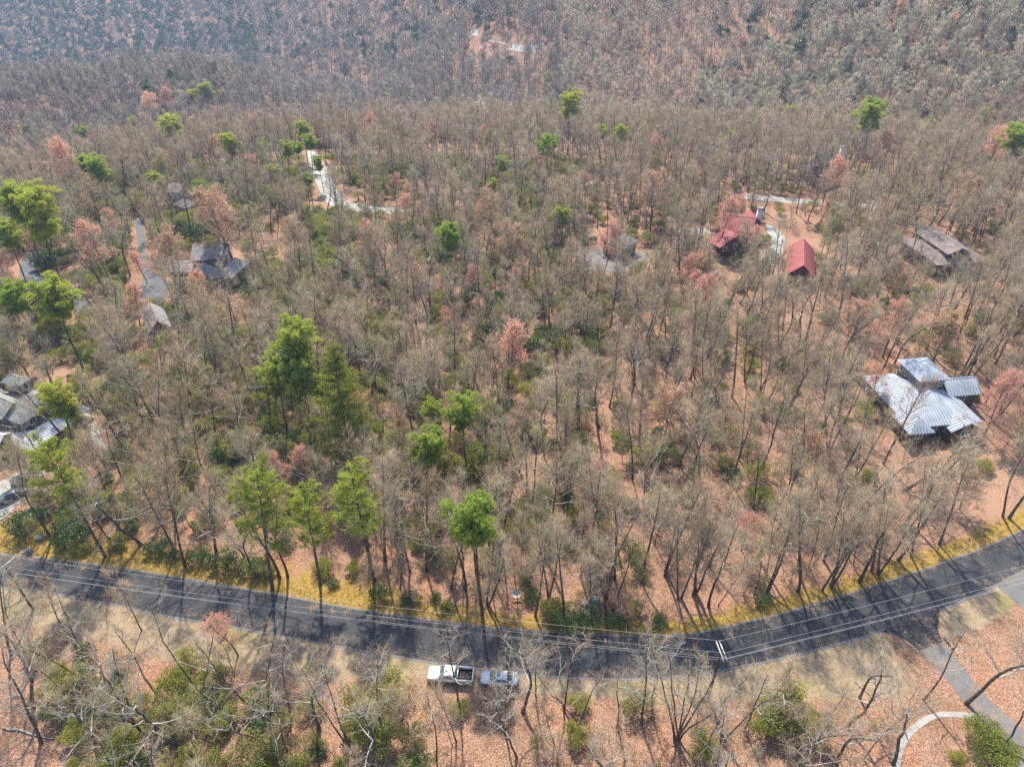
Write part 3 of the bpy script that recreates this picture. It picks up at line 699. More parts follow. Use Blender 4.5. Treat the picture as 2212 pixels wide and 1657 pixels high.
def shrub_form(seed, r=1.4, ht=1.8, n=2200, L=.16, W=.07, lobes=9, mat=1, stems=7):
    """woody stems and a lumpy crown of leaves"""
    rng = np.random.default_rng(seed); st, cr = MB(), MB(); P = []
    for i in range(lobes):
        a = i * 2.4 + rng.normal() * .4; q = r * math.sqrt((i + .5) / lobes) * .75; c = np.array([q * math.cos(a), q * math.sin(a), ht * rng.uniform(.45, .78) * (1.1 - .35 * q / r)])
        lr = r * rng.uniform(.30, .48); k = n // lobes; V = norm(rng.normal(size=(k, 3))) * (lr * rng.uniform(.55, 1.08, (k, 1))); V[:, 2] *= .85
        P.append(c + V)
        if i < stems: tube(st, [(rng.normal() * .1, rng.normal() * .1, -.1), c * [.5, .5, .55], c], [.04, .03, .012], 4, 0, False)
    P = np.concatenate(P); P = P[P[:, 2] > .05]; leaves(cr, P, L * rng.uniform(.7, 1.3, len(P)), W * rng.uniform(.7, 1.3, len(P)), rng, 0, .6)
    return st, cr

FORMS = {}
def reg(name, tr, cr, mt, mc):
    FORMS[name] = (tr.mesh(name + '_trunk', mt, True), cr.mesh(name + '_crown', mc))
def bare(name, pale=False, **kw):
    tr, cr, *_ = bare_tree(**kw); reg(name, tr, cr, [M_pale if pale == 2 else M_bark], [M_pale if pale else M_limb, M_twig])
bare('tall_a', seed=1, H=20, r0=.21, cb=.45, spread=.25, nprim=14, elev=(18, 58))
bare('tall_b', seed=2, H=21, r0=.20, cb=.5, spread=.23, nprim=13, crook=.06, elev=(15, 58))
bare('tall_c', seed=3, H=18, r0=.16, cb=.42, spread=.23, nprim=13, elev=(28, 62))
bare('tall_d', seed=21, H=19, r0=.18, cb=.42, spread=.26, nprim=14, crook=.07, elev=(15, 55))
bare('broad_a', seed=4, H=17, r0=.27, cb=.34, spread=.34, nprim=13, nsec=7, crook=.08, elev=(22, 60))
bare('broad_b', seed=5, H=16, r0=.25, cb=.30, spread=.36, nprim=12, nsec=7, crook=.09, elev=(20, 58))
bare('fork_a', seed=6, H=19, r0=.25, cb=.42, spread=.23, nprim=16, stems=2)
bare('fork_b', seed=8, H=18, r0=.24, cb=.38, spread=.22, nprim=18, stems=3)
bare('pale_a', pale=1, seed=9, H=15, r0=.24, cb=.40, spread=.36, nprim=9, nsec=6, nter=4, ntw=5, crook=.13, elev=(15, 55))
bare('pale_b', pale=1, seed=10, H=16, r0=.22, cb=.36, spread=.32, nprim=10, nsec=6, nter=4, ntw=5, crook=.12, elev=(20, 60))
bare('open_a', pale=1, seed=71, H=16, r0=.13, cb=.42, spread=.25, nprim=9, nsec=5, nter=4, ntw=4, twr=.010, twl=.7, crook=.08, elev=(20, 55))
bare('open_b', pale=1, seed=72, H=15, r0=.12, cb=.36, spread=.28, nprim=9, nsec=5, nter=4, ntw=4, twr=.010, twl=.7, crook=.10, elev=(20, 58))
bare('open_c', pale=1, seed=73, H=17, r0=.15, cb=.40, spread=.26, nprim=10, nsec=5, nter=4, ntw=4, twr=.010, twl=.7, stems=2, crook=.08, elev=(22, 55))
bare('slim_a', seed=11, H=13, r0=.085, cb=.35, spread=.19, nprim=10, nsec=5, nter=4, ntw=6)
bare('slim_b', seed=12, H=11, r0=.07, cb=.3, spread=.22, nprim=10, nsec=5, nter=4, ntw=6, crook=.08)
for nm, sd_, M_, kw in (('red_a', 31, M_red, dict(H=16, cb=.38, spread=.25)), ('red_b', 32, M_red, dict(H=14, cb=.34, spread=.29)), ('red_c', 33, M_red, dict(H=17, cb=.45, spread=.22)),
                        ('tan_a', 34, M_tan, dict(H=16, cb=.3, spread=.33, nprim=14)), ('ygreen_a', 35, M_ygreen, dict(H=15, cb=.35, spread=.27)), ('ygreen_b', 36, M_ygreen, dict(H=13, cb=.3, spread=.27))):
    f_ = with_buds(bare_tree(seed=sd_, r0=.18, **kw), 5200 if nm != 'tan_a' else 9000, .21, .17); reg(nm, f_[0], f_[1], [M_bark], [M_limb, M_twig, M_])
reg('pine_a', *round_pine(41), [M_bark], [M_bark, M_pine]); reg('pine_b', *round_pine(42, 18, .62, 3.2, 26), [M_bark], [M_bark, M_pine])
reg('pine_c', *round_pine(43, 20, .52, 3.2, 34), [M_bark], [M_bark, M_pine]); reg('pine_d', *round_pine(44, 17, .58, 3.7, 28), [M_bark], [M_bark, M_pine])
reg('white_a', *layered_pine(45, 20, .46, 3.9, 9, 5, cone=.5), [M_bark], [M_bark, M_wpine]); reg('white_b', *layered_pine(46, 21, .5, 3.7, 9, 5, cone=.55), [M_bark], [M_bark, M_wpine])
reg('hem_a', *layered_pine(47, 19, .22, 4.2, 16, 6, 9, .38, .05, .22, .88), [M_bark], [M_bark, M_hem])
reg('laurel_a', *shrub_form(51, 1.6, 2.2, 2600), [M_bark], [M_laurel]); reg('laurel_b', *shrub_form(52, 1.3, 1.7, 2000), [M_bark], [M_laurel])
reg('bright_a', *shrub_form(53, 1.3, 1.7, 3200, .14, .07), [M_bark], [M_bright]); reg('bright_b', *shrub_form(54, 1.7, 2.4, 3800, .15, .07), [M_bark], [M_bright])
reg('dull_a', *shrub_form(55, 1.6, 2.4, 3000, .15, .06), [M_bark], [M_dullg]); reg('gold_a', *shrub_form(56, 1.2, 1.6, 1300, .12, .07), [M_bark], [M_gold])
reg('brush_a', *bare_tree(57, 4.2, .05, .1, .42, 9, 4, 3, 7, .009, .55, 3, .12)[:2], [M_bark], [M_limb, M_twig])

f_ = with_buds(bare_tree(58, 6.5, .05, .25, .26, 9, 4, 3, 5, .010, .6), 1500, .15, .09); reg('sapling_a', f_[0], f_[1], [M_bark], [M_limb, M_twig, M_bright])
f_ = with_buds(bare_tree(59, 5.5, .05, .2, .30, 9, 4, 3, 5, .010, .6), 1500, .15, .09); reg('sapling_b', f_[0], f_[1], [M_bark], [M_limb, M_twig, M_dullg])
CATS = {}
def place(form, xy, name, label, cat, group, s=1.0, rz=None, lean=None, sz=None):
    t_, c_ = FORMS[form]; x, y = xy
    root = thing(name, label, cat, (x, y, float(T(x, y)) - .05), 0, group)
    la, lb = lean if lean is not None else R.normal(size=2) * rad(6.5 if R.random() < .12 else 2.6)
    root.rotation_euler = (la, lb, R.uniform(0, 6.283) if rz is None else rz); root.scale = (s, s, sz or s)
    sh = cat == 'shrub'
    ob('stems' if sh else 'trunk', t_, root); ob('foliage' if sh else 'crown', c_, root)
    return root

# ------------------------------------------------------------------ where trees may stand
BLOCKED = [(ROADPOLY, 1.3), (APRON, 1.2), (DRIVEPOLY, 1.0), (WALKPOLY, .8), (SIDE, 1), (CONCPOLY, 2.0), (REDPAD, 1.2), (LEFTPAD, 1), (SLATEDRV, 1.5), (LOOP, 1.0)]
BLOCKED += [(np.concatenate([a, b_[::-1]]), 1.2) for a, b_ in (BLUEDRV, FAR1, FAR2, FAR3, GRAV, GRAV2, GRAV3, PATHL)]
CLEAR = []                                                    # world circles (x, y, r, share of trees kept)
for px, py, r, keep in ((555, 545, 12, .08), (600, 545, 8, .2), (395, 580, 8, .2), (720, 370, 9, .1), (748, 425, 8, .1), (690, 440, 6, .1), (670, 340, 6, .1), (345, 640, 7, .2), (335, 600, 6, .2),
                        (140, 815, 5, .0), (45, 575, 7, .2), (130, 590, 8, .3), (2120, 1010, 8, .25), (2100, 1090, 6, .3), (1730, 520, 9, .35), (1690, 470, 7, .3), (1330, 505, 8, .4), (1280, 570, 8, .4),
                        (1960, 960, 7, .35), (2040, 940, 7, .35), (1880, 900, 6, .35), (1975, 1010, 6, .5), (60, 1030, 9, .25), (130, 950, 7, .35), (60, 1010, 7, .3), (20, 930, 9, .3), (1600, 590, 7, .4), (1720, 625, 7, .35),
                        (470, 630, 8, .4), (340, 745, 7, .35), (2040, 620, 8, .5), (800, 480, 9, .5), (870, 480, 9, .5), (100, 680, 8, .4), (1060, 120, 30, .3), (740, 205, 18, .5), (1800, 375, 9, .4), (388, 455, 8, .5),
                        (975, 1465, 5.5, 0), (1080, 1470, 5, 0), (2050, 1500, 9, .15), (2100, 1440, 7, .1), (1950, 1560, 6, .3), (1830, 1440, 8, .1), (1900, 1420, 6, .1)):
    q, _ = gp(px, py); CLEAR.append((q[0], q[1], r, keep))
def allowed(x, y, rng, extra=0.0):
    x = np.asarray(x, float); y = np.asarray(y, float); ok = np.ones(x.shape, bool)
    for P, m in BLOCKED:
        c = (x > P[:, 0].min() - 3) & (x < P[:, 0].max() + 3) & (y > P[:, 1].min() - 3) & (y < P[:, 1].max() + 3)
        if c.any():
            k = np.where(c)[0]; bad = in_poly(x[k], y[k], P) | (dist_line(x[k], y[k], np.r_[P, P[:1]]) < m + extra); ok[k[bad]] = False
    for cx, cy_, a, b_, rot in FOOT:
        dx, dy = x - cx, y - cy_; u = dx * math.cos(rot) + dy * math.sin(rot); v = -dx * math.sin(rot) + dy * math.cos(rot)
        ok &= ~((np.abs(u) < a + .8) & (np.abs(v) < b_ + .8))
    u = rng.random(x.shape)
    for cx, cy_, r, keep in CLEAR: ok &= ~((np.hypot(x - cx, y - cy_) < r) & (u > keep))
    # open verge south of the road
    s = (y < np.interp(x, LOw[:, 0], LOw[:, 1])) & (dist_line(x, y, LOw) < np.interp(x, [-80, -45, -20, -8, 20, 30, 48], [5, 9.5, 7, 4.0, 3.5, 5, 8])) if x.size else ok
    n = (y > np.interp(x, UPw[:, 0], UPw[:, 1])) & (dist_line(x, y, UPw) < 2.2)
    return ok & ~s & ~n

LAND = [((-8, 53), 'the white pickup'), ((-1.8, 52.4), 'the white sedan'), (g2(1529, 1508), 'the utility pole by the cars'), (g2(72, 1318), 'the utility pole at the road bend'), (g2(1116, 1283), 'the white dish'),
        (g2(1285, 1297), 'the green utility box'), ((78, 103), 'the house with the raised windows'), ((-84, 100), 'the white porch roof'), (g2(1240, 1350), 'the dark laurel by the road'), (g2(490, 1215), 'the long rhododendron thicket'),
        (g2(340, 730), 'the slate-roofed garage'), (g2(455, 620), 'the slate-roofed house'), (g2(1570, 575), 'the red-roofed house'), (g2(1715, 605), 'the red-roofed garage'), (g2(1310, 580), 'the driveway loop'), (g2(2040, 600), 'the brown-roofed house'),
        (g2(*c6((1600, 780))[0]), 'the curved walkway'), (g2(*c6((1650, 330))[0]), 'the asphalt apron'), (g2(*c6((2000, 800))[0]), 'the worn grey driveway'), (g2(640, 860), 'the clump of tall pines'), (g2(650, 1250), 'the feathery roadside pines'),
        (g2(1035, 1320), 'the lone roadside pine'), (g2(960, 1040), 'the round-topped pines'), (g2(60, 1060), 'the parking pad'), (g2(770, 455), 'the concrete road'), (g2(100, 660), 'the blue-roofed house'), (g2(210, 935), 'the garden path')]
LANDP = np.array([p for p, _ in LAND])
def where(x, y):
    d = np.hypot(LANDP[:, 0] - x, LANDP[:, 1] - y); k = int(np.argmin(d)); nm = LAND[k][1]
    up = y > np.interp(x, UPw[:, 0], UPw[:, 1])
    sd_ = 'above the road' if up else 'below the road'
    if d[k] < 7: return f'close by {nm}'
    if d[k] < 15: return f'near {nm}'
    return f'farther off {nm}'
def between(x, y):
    d = np.hypot(LANDP[:, 0] - x, LANDP[:, 1] - y); k = np.argsort(d); a = k[0]
    if d[a] < 5: return f'right beside {LAND[a][1]}'
    for b_ in k[1:6]:
        va, vb = LANDP[a] - [x, y], LANDP[b_] - [x, y]
        if va @ vb < 0: return f'between {LAND[a][1]} and {LAND[b_][1]}'
    return where(x, y)
LOOK = {'tall_a': 'straight leafless tree with even crown', 'tall_b': 'tall leafless high-crowned tree', 'tall_c': 'narrow leafless tree with upswept twigs', 'tall_d': 'wavy-trunked leafless tree', 'broad_a': 'thick leafless spreading tree', 'broad_b': 'low broad leafless tree',
        'fork_a': 'leafless tree with twin stems', 'fork_b': 'leafless tree with three stems', 'pale_a': 'crooked pale-limbed leafless tree', 'pale_b': 'leafless tree with long pale limbs', 'slim_a': 'slim leafless young tree', 'slim_b': 'small thin leafless tree',
        'open_a': 'thin-crowned pale leafless tree', 'open_b': 'thin-crowned crooked leafless tree', 'open_c': 'thin-crowned pale twin-stemmed tree'}
NTREE = {'bare': 0}
TAKEN = []
def put_bare(form, x, y, s=None, lean=None, rz=None):
    k = form
    sz_ = s or 1.0; lb = f'{"smaller " if sz_ < .82 else ""}{LOOK[k]}'; b2 = between(x, y)
    lb = f'{lb} {b2}' if len(f'{lb} {b2}'.split()) <= 16 else f'{lb} {where(x, y)}'
    place(form, (x, y), 'bare_tree', lb, 'tree', 'leafless hardwood trees', s or R.uniform(.85, 1.1), rz, lean); NTREE['bare'] += 1; TAKEN.append((x, y))

# trees whose trunks can be picked out, placed at their feet
KEY = []
for f_, L in (('broad', c5((800, 785), (1740, 870))), ('pale', c5((1170, 775))), ('tall', c5((1065, 905), (1250, 740), (1420, 760), (1890, 850), (2090, 960), (2115, 945))), ('fork', c5((1135, 1045), (650, 1060))),
              ('slim', c5((480, 850), (770, 950), (1360, 960))), ('broad', c5((120, 985), (290, 790))),
              ('pale', c6((1140, 860), (1075, 1080), (1420, 1090), (840, 1080))), ('tall', c6((100, 950), (120, 945), (300, 1020), (380, 960), (520, 885), (2110, 950))), ('slim', c6((1240, 1060), (640, 760), (960, 1000), (230, 860), (700, 700))),
              ('fork', c4((950, 660), (1235, 690))), ('broad', c4((880, 930), (700, 700), (1560, 790))), ('pale', c4((200, 740), (250, 960), (600, 1080), (1930, 880), (1100, 1010))), ('tall', c4((1760, 810), (2110, 1000), (1740, 1000), (1640, 980), (70, 420))), ('slim', c4((400, 300), (860, 280), (1320, 560), (1420, 560), (430, 700), (1200, 950))),
              ('tall', c1((1120, 770), (1050, 690), (690, 640), (310, 610), (1060, 460), (1690, 840), (1480, 710), (1740, 830))), ('broad', c1((1310, 690), (620, 220))),
              ('tall', c2((1245, 1070), (1200, 890), (1420, 1060), (825, 915), (740, 905), (250, 905), (340, 740), (1590, 690), (1640, 590), (490, 800), (590, 800), (1310, 730), (2130, 960), (1730, 850), (2035, 800), (1890, 860))), ('fork', c2((1330, 970), (960, 1010))), ('slim', c2((430, 900), (1010, 1060), (1070, 870), (1135, 940), (1540, 640))),
              ('tall', c3((845, 925), (990, 915), (850, 800), (1290, 800), (305, 1015), (120, 970), (210, 945), (600, 720), (1000, 740), (1530, 710), (2085, 470), (2120, 480), (40, 830), (1700, 640))), ('fork', c3((1045, 890), (1330, 820), (225, 930), (660, 930))), ('broad', c3((1215, 860), (1450, 735))), ('slim', c3((360, 1010), (580, 955), (720, 720), (910, 780), (1180, 760), (500, 800)))):
    for x, y in L: KEY.append((f_, x, y))
for i_, (f_, a_, b_) in enumerate(KEY):
    if b_ > 1440: KEY[i_] = ({'tall': 'open', 'fork': 'open', 'broad': 'open'}.get(f_, f_), a_, b_)
SUB = {'open': ['open_a', 'open_b', 'open_c'], 'tall': ['tall_a', 'tall_b', 'tall_c', 'tall_d'], 'broad': ['broad_a', 'broad_b'], 'fork': ['fork_a', 'fork_b'], 'pale': ['pale_a', 'pale_b'], 'slim': ['slim_a', 'slim_b']}
# the great leaning tree beside the worn driveway
q = g2(*c6((1860, 720))[0]); t_ = place('pale_b', q, 'bare_tree', 'big pale-limbed tree leaning over the worn grey driveway', 'tree', 'leafless hardwood trees', 1.05, 1.0)
t_.rotation_euler = (rad(4), rad(13), .6); TAKEN.append(tuple(q)); NTREE['bare'] += 1

# evergreens and flowering trees placed by their crowns: picture x, y, crown width in picture pixels
CAL = {}
for n_, (t_, c_) in FORMS.items():
    V = np.empty(len(c_.vertices) * 3, np.float32); c_.vertices.foreach_get('co', V); V = V.reshape(-1, 3)
    lo_, hi_ = np.percentile(V[:, 2], (8, 98)); CAL[n_] = (1.0, float((lo_ + hi_) / 2), 2 * float(np.percentile(np.hypot(V[:, 0], V[:, 1]), 93)))
SHOW = []
for cx, cy_, a, b_, rot in FOOT:
    rr_ = math.hypot(cx, cy_); SHOW.append((cx, cy_, max(a, b_) * .85, 11 * rr_ / 86 + max(a, b_), .65 if (rr_ > 195 and cx > 80) or (30 < cx < 50) else .34))
for P_, r_, f_, k_ in ((CONC_L[::2], 4.5, 34, .22), (FAR1[0][::3], 6, 55, .3), (FAR2[0][::3], 6, 50, .25), (FAR3[0][::8], 6, 45, .25), (REDPAD[::2], 3.5, 20, .35), (SLATEDRV, 3.5, 16, .3), (LOOP[::2], 3.5, 15, .5), (GRAV[0][::6], 4, 22, .5), (BLUEDRV[0][::5], 3, 14, .45), (GRAV2[0][::10], 4, 25, .4)):
    for q in P_: SHOW.append((q[0], q[1], r_, f_, k_))
for px, py in ((555, 540), (600, 545), (520, 525), (395, 590), (140, 815), (45, 575), (130, 600), (2120, 1010), (340, 690), (455, 620)): SHOW.append((*g2(px, py), 5, 17, .18))
SHOW += [(-8.1, 52.9, 3.6, 14, .1), (-1.8, 52.4, 3.2, 14, .1)]
def unhide(x, y, rng, keep=.0):
    """the wood is thinner in front of crowns that stand clear"""
    ok = np.ones(len(x), bool); u = rng.random(len(x))
    for cx, cy_, r, fr, kp in SHOW:
        d = np.array([cx, cy_]) / math.hypot(cx, cy_); dx, dy = cx - x, cy_ - y; f = dx * d[0] + dy * d[1]; l = np.abs(dx * d[1] - dy * d[0])
        ok &= ~((l < r) & (f > -3.0) & (f < fr) & (u > max(keep, kp)))
    return ok
def crown(form, px, py, wpx, H, hc, cw, name, label, cat='tree', group=None):
    """tree of natural height H; crown centre at share hc of it; natural crown width cw"""
    H, hc, cw = CAL[form]
    q, dep = gp(px, py, H * hc); s = float(np.clip(wpx * dep / FPX / cw, .55, 1.45))
    q, dep = gp(px, py, H * hc * s * (.84 if gp(px, py, 15)[0][1] > 190 and 'pine' in form else 1))
    place(form, q[:2], name, label, cat, group, s, sz=s * (.84 if q[1] > 190 and 'pine' in form else 1)); TAKEN.append((q[0], q[1])); SHOW.append((q[0], q[1], s * cw / 2 * .85 + .8, 9 if q[1] < 150 else 8, .22)); return q
PINE = [(35, 335, 48), (175, 352, 50), (205, 365, 55), (232, 378, 40), (385, 190, 24), (418, 207, 34), (442, 196, 36), (472, 205, 30), (60, 278, 30), (182, 284, 34), (296, 264, 28), (370, 270, 48), (333, 385, 44), (350, 400, 34), (495, 310, 48), (570, 315, 40), (612, 318, 48), (640, 318, 34), (653, 278, 40),
        (665, 305, 46), (588, 372, 50), (658, 382, 38), (690, 352, 34), (438, 402, 46), (735, 225, 22), (815, 256, 28), (1050, 235, 42), (1140, 240, 22), (1166, 240, 34), (1198, 226, 36), (1232, 222, 40), (1182, 312, 62), (1210, 470, 46), (1300, 280, 38), (1340, 288, 40), (1370, 268, 42), (1402, 268, 40),
        (1465, 270, 32), (1500, 248, 32), (1502, 296, 40), (1580, 292, 40), (1612, 262, 36), (1700, 242, 40), (1682, 250, 28), (1820, 262, 50), (1845, 250, 34), (1890, 248, 56), (1940, 296, 46), (1985, 272, 34), (2005, 268, 34), (2192, 296, 60), (965, 510, 60), (1085, 352, 48), (1060, 395, 34),
        (634, 750, 78), (588, 800, 84), (652, 812, 78), (690, 835, 56), (925, 886, 52), (1000, 880, 82), (938, 968, 82), (1035, 1140, 104), (160, 860, 66), (30, 640, 70), (112, 636, 84), (20, 440, 80), (65, 460, 70), (8, 505, 60), (365, 742, 36)]
PL = {}
def pine_label(px, py, wd):
    x, y = g2(px, py, 15); nm = min(LAND, key=lambda l: math.hypot(l[0][0] - x, l[0][1] - y))[1]
    sz_ = 'tiny' if wd < 29 else 'small' if wd < 36 else 'mid-sized' if wd < 45 else 'wide' if wd < 58 else 'broad' if wd < 72 else 'very large'
    nb_ = sum(1 for a, b_, c_ in PINE if 0 < math.hypot(a - px, b_ - py) < 42)
    gr = 'standing alone' if nb_ == 0 else ('paired with another' if nb_ == 1 else 'in a clump')
    return f'{sz_} round-topped green pine {gr}, {"beyond" if y > 150 else "near"} {nm}'
for i, (px, py, wd) in enumerate(PINE):
    crown(['pine_a', 'pine_b', 'pine_c', 'pine_d'][i % 4], px, py, wd * (.8 if py < 420 else 1), 20, .85, 5.7, 'pine_tree', pine_label(px, py, wd), 'tree', 'round-topped pines')
for px, py, wd, lb in ((530, 1085, 112, 'feathery light green pine above the rhododendron thicket'), (652, 1105, 100, 'feathery light green pine between two taller ones by the road'), (775, 1070, 112, 'tall feathery pine with bare trunk by the golden verge'), (140, 1028, 100, 'feathery pine beside the white porch roof')):
    crown('white_a' if px < 600 else 'white_b', px, py, wd, 20, .70, 6.0, 'pine_tree', lb, 'tree', 'feathery pines')
for px, py, wd, lb in ((738, 866, 112, 'dense olive green conical evergreen beside the clump of pines'), (1190, 128, 20, 'lone dark conical evergreen on the far spur'), (1100, 290, 26, 'narrow dark evergreen in the far woods'), (475, 372, 22, 'narrow dark evergreen near the small grey house'), (548, 95, 26, 'dark evergreen on the edge of the far ridge')):
    crown('hem_a', px, py, wd, 18, .62, 6.6, 'evergreen_tree', lb, 'tree', 'conical evergreens')
RED = [(1568, 462, 60), (1815, 368, 62), (792, 505, 62), (820, 520, 44), (892, 590, 56), (1030, 588, 56), (430, 612, 60), (282, 642, 62), (982, 680, 44), (752, 708, 54), (1120, 882, 50), (325, 222, 56), (350, 210, 34), (310, 270, 44), (868, 440, 50), (1500, 598, 40), (1955, 605, 44), (2150, 312, 64), (240, 475, 44),
       (150, 335, 54), (210, 300, 34), (485, 1340, 84), (925, 345, 40), (850, 385, 36), (1165, 345, 30), (1400, 590, 36), (1520, 560, 30), (975, 395, 30), (880, 410, 34), (1045, 410, 36), (910, 455, 36), (1890, 275, 40), (1290, 55, 26), (1945, 15, 34), (2060, 50, 40), (2100, 30, 30), (1600, 95, 28), (300, 560, 48), (1480, 690, 34), (780, 860, 36), (860, 915, 60), (625, 985, 50), (600, 1005, 44), (1275, 1010, 24), (1900, 820, 30), (1620, 1120, 40), (1400, 415, 34), (1590, 440, 40), (1640, 500, 26), (1930, 550, 24), (1060, 60, 22), (470, 250, 30), (180, 345, 40)]
for i, (px, py, wd) in enumerate(RED):
    x, y = g2(px, py, 11); nm = min(LAND, key=lambda l: math.hypot(l[0][0] - x, l[0][1] - y))[1]
    sz_ = 'large' if wd > 54 else ('small' if wd < 37 else 'rounded')
    crown(['red_a', 'red_b', 'red_c'][i % 3], px, py, wd, 14.5, .76, 6.3, 'budding_tree', f'{sz_} tree flushed with red buds {"beyond" if y > 170 else "near"} {nm}', 'tree', 'red-budding trees')
for px, py, wd, lb in ((480, 452, 98, 'big rounded tan-budded tree behind the slate-roofed house'), (352, 535, 84, 'wide tan-budded tree over the blue grey driveway'), (60, 500, 74, 'tan-budded tree beside the bright green pines on the wood edge'), (1270, 395, 50, 'tan-budded tree by the short pale track'), (640, 500, 60, 'tan-budded tree near the sandy clearing'), (2105, 1040, 50, 'orange-budded tree beside the bare slope behind the raised-window house')):
    crown('tan_a', px, py, wd, 16, .70, 8.0, 'budding_tree', lb, 'tree', 'tan-budding trees')
for i, (px, py, wd) in enumerate(((180, 187, 36), (450, 150, 30), (955, 205, 40), (1040, 228, 36), (1185, 175, 40), (820, 100, 22), (700, 60, 24), (480, 45, 20), (2130, 262, 70), (620, 130, 24), (1010, 200, 30), (510, 60, 16), (570, 8, 24), (740, 15, 22), (810, 170, 28), (1240, 210, 36), (2000, 150, 30), (1960, 240, 30), (1310, 170, 30), (660, 470, 46), (560, 480, 40))):
    x, y = g2(px, py, 11); nm = min(LAND, key=lambda l: math.hypot(l[0][0] - x, l[0][1] - y))[1]
    crown(['ygreen_a', 'ygreen_b'][i % 2], px, py, wd, 13, .72, 7.2, 'leafing_tree', f'{"far" if y > 240 else "nearer"} tree in pale yellow green new leaf beyond {nm}', 'tree', 'trees in new leaf')
for i, (f_, x, y) in enumerate(KEY):
    q = g2(x, y); hid = any(abs((cx - q[0]) * cy_ - (cy_ - q[1]) * cx) / math.hypot(cx, cy_) < r * .75 and .4 < cy_ - q[1] < 7.5 for cx, cy_, r, fr, kp in SHOW if kp == .22 and cy_ < 130)
    put_bare('slim_b' if hid else SUB[f_][i % len(SUB[f_])], q[0], q[1], R.uniform(.6, .75) if hid else R.uniform(.85, 1.08))
print('key trees', NTREE)

# ------------------------------------------------------------------ the rest of the wood
def whole(name, parts, mats):
    mb = MB()
    for me, off in parts:
        n = len(me.vertices); V = np.empty(n * 3, np.float32); me.vertices.foreach_get('co', V)
        np_ = len(me.polygons); ls = np.empty(np_, np.int32); me.polygons.foreach_get('loop_start', ls)
        lv = np.empty(len(me.loops), np.int32); me.loops.foreach_get('vertex_index', lv); mi = np.empty(np_, np.int32); me.polygons.foreach_get('material_index', mi)
        tot = np.diff(np.r_[ls, len(lv)]); base = mb.n; first = True
        for k in np.unique(tot):
            for m in np.unique(mi[tot == k]):
                s = np.where((tot == k) & (mi == m))[0]; F = lv[ls[s][:, None] + np.arange(k)[None]]
                if first: mb.add(V.reshape(-1, 3), F, m + off); first = False
                else: mb.F.append(F + base); mb.M.append(np.full(len(F), m + off))
    return mb.mesh(name, mats)
M_twigshade = wood_mat('twig_shaded', [(.3, (.26, .23, .215)), (.7, (.39, .355, .335))], .35, TINT)  # far twigs with slope and cloud shade put into their colour
M_twigolive = wood_mat('twig_olive', [(.3, (.40, .39, .28)), (.7, (.60, .585, .45))], .35, TINT)
def far_form(seed, H, spread, buds=None, bm=None, cb=.35, tw=None):
    tw = tw or M_twigfar
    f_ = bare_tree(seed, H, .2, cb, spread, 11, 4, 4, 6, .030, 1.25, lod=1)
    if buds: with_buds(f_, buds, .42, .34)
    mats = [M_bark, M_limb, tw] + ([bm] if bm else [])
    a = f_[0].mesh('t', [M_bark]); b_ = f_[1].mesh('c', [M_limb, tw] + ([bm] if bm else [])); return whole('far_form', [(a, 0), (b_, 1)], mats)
def gather(cname, meshes):
    c = bpy.data.collections.new(cname)
    for i, me in enumerate(meshes):
        o = bpy.data.objects.new(f'{cname}_form_{i:02d}', me); c.objects.link(o)
    return c
def scatter(name, label, P, idx, rot, scl, coll):
    me = bpy.data.meshes.new(name); me.vertices.add(len(P)); me.vertices.foreach_set('co', np.asarray(P, np.float32).ravel())
    a = me.attributes.new('idx', 'INT', 'POINT'); a.data.foreach_set('value', np.asarray(idx, np.int32))
    a = me.attributes.new('rot', 'FLOAT_VECTOR', 'POINT'); a.data.foreach_set('vector', np.asarray(rot, np.float32).ravel())
    a = me.attributes.new('scl', 'FLOAT_VECTOR', 'POINT'); a.data.foreach_set('vector', np.asarray(scl, np.float32).ravel())
    g = bpy.data.node_groups.new(name, 'GeometryNodeTree')
    g.interface.new_socket('Geometry', in_out='INPUT', socket_type='NodeSocketGeometry'); g.interface.new_socket('Geometry', in_out='OUTPUT', socket_type='NodeSocketGeometry')
    gi, go = g.nodes.new('NodeGroupInput'), g.nodes.new('NodeGroupOutput')
    ci = g.nodes.new('GeometryNodeCollectionInfo'); ci.inputs[0].default_value = coll; ci.inputs['Separate Children'].default_value = True; ci.inputs['Reset Children'].default_value = True
    ip = g.nodes.new('GeometryNodeInstanceOnPoints'); ip.inputs['Pick Instance'].default_value = True
    def na(nm, tp):
        n = g.nodes.new('GeometryNodeInputNamedAttribute'); n.data_type = tp; n.inputs[0].default_value = nm
        return [s for s in n.outputs if s.enabled and s.name == 'Attribute'][0]
    g.links.new(gi.outputs[0], ip.inputs['Points']); g.links.new(ci.outputs[0], ip.inputs['Instance'])
    g.links.new(na('idx', 'INT'), ip.inputs['Instance Index']); g.links.new(na('rot', 'FLOAT_VECTOR'), ip.inputs['Rotation']); g.links.new(na('scl', 'FLOAT_VECTOR'), ip.inputs['Scale'])
    g.links.new(ip.outputs[0], go.inputs[0])
    o = ob(name, me); md = o.modifiers.new('scatter', 'NODES'); md.node_group = g
    return tag(o, label, None, None, 'stuff')
def jitter_grid(x0, x1, y0, y1, d, rng):
    X, Y = np.meshgrid(np.arange(x0, x1, d), np.arange(y0, y1, d)); X = X + (np.arange(X.shape[0])[:, None] % 2) * d / 2
    return (X + rng.uniform(-.45, .45, X.shape) * d).ravel(), (Y + rng.uniform(-.45, .45, X.shape) * d).ravel()
rng = np.random.default_rng(99)
def fbm(x, y, s):
    return (np.sin(x / s + 1.7 * np.sin(y / s * 1.3)) + np.sin(y / s * .9 + 2.1 * np.sin(x / s * .7 + 1)) + .6 * np.sin((x + y) / s * 2.3)) / 2.6
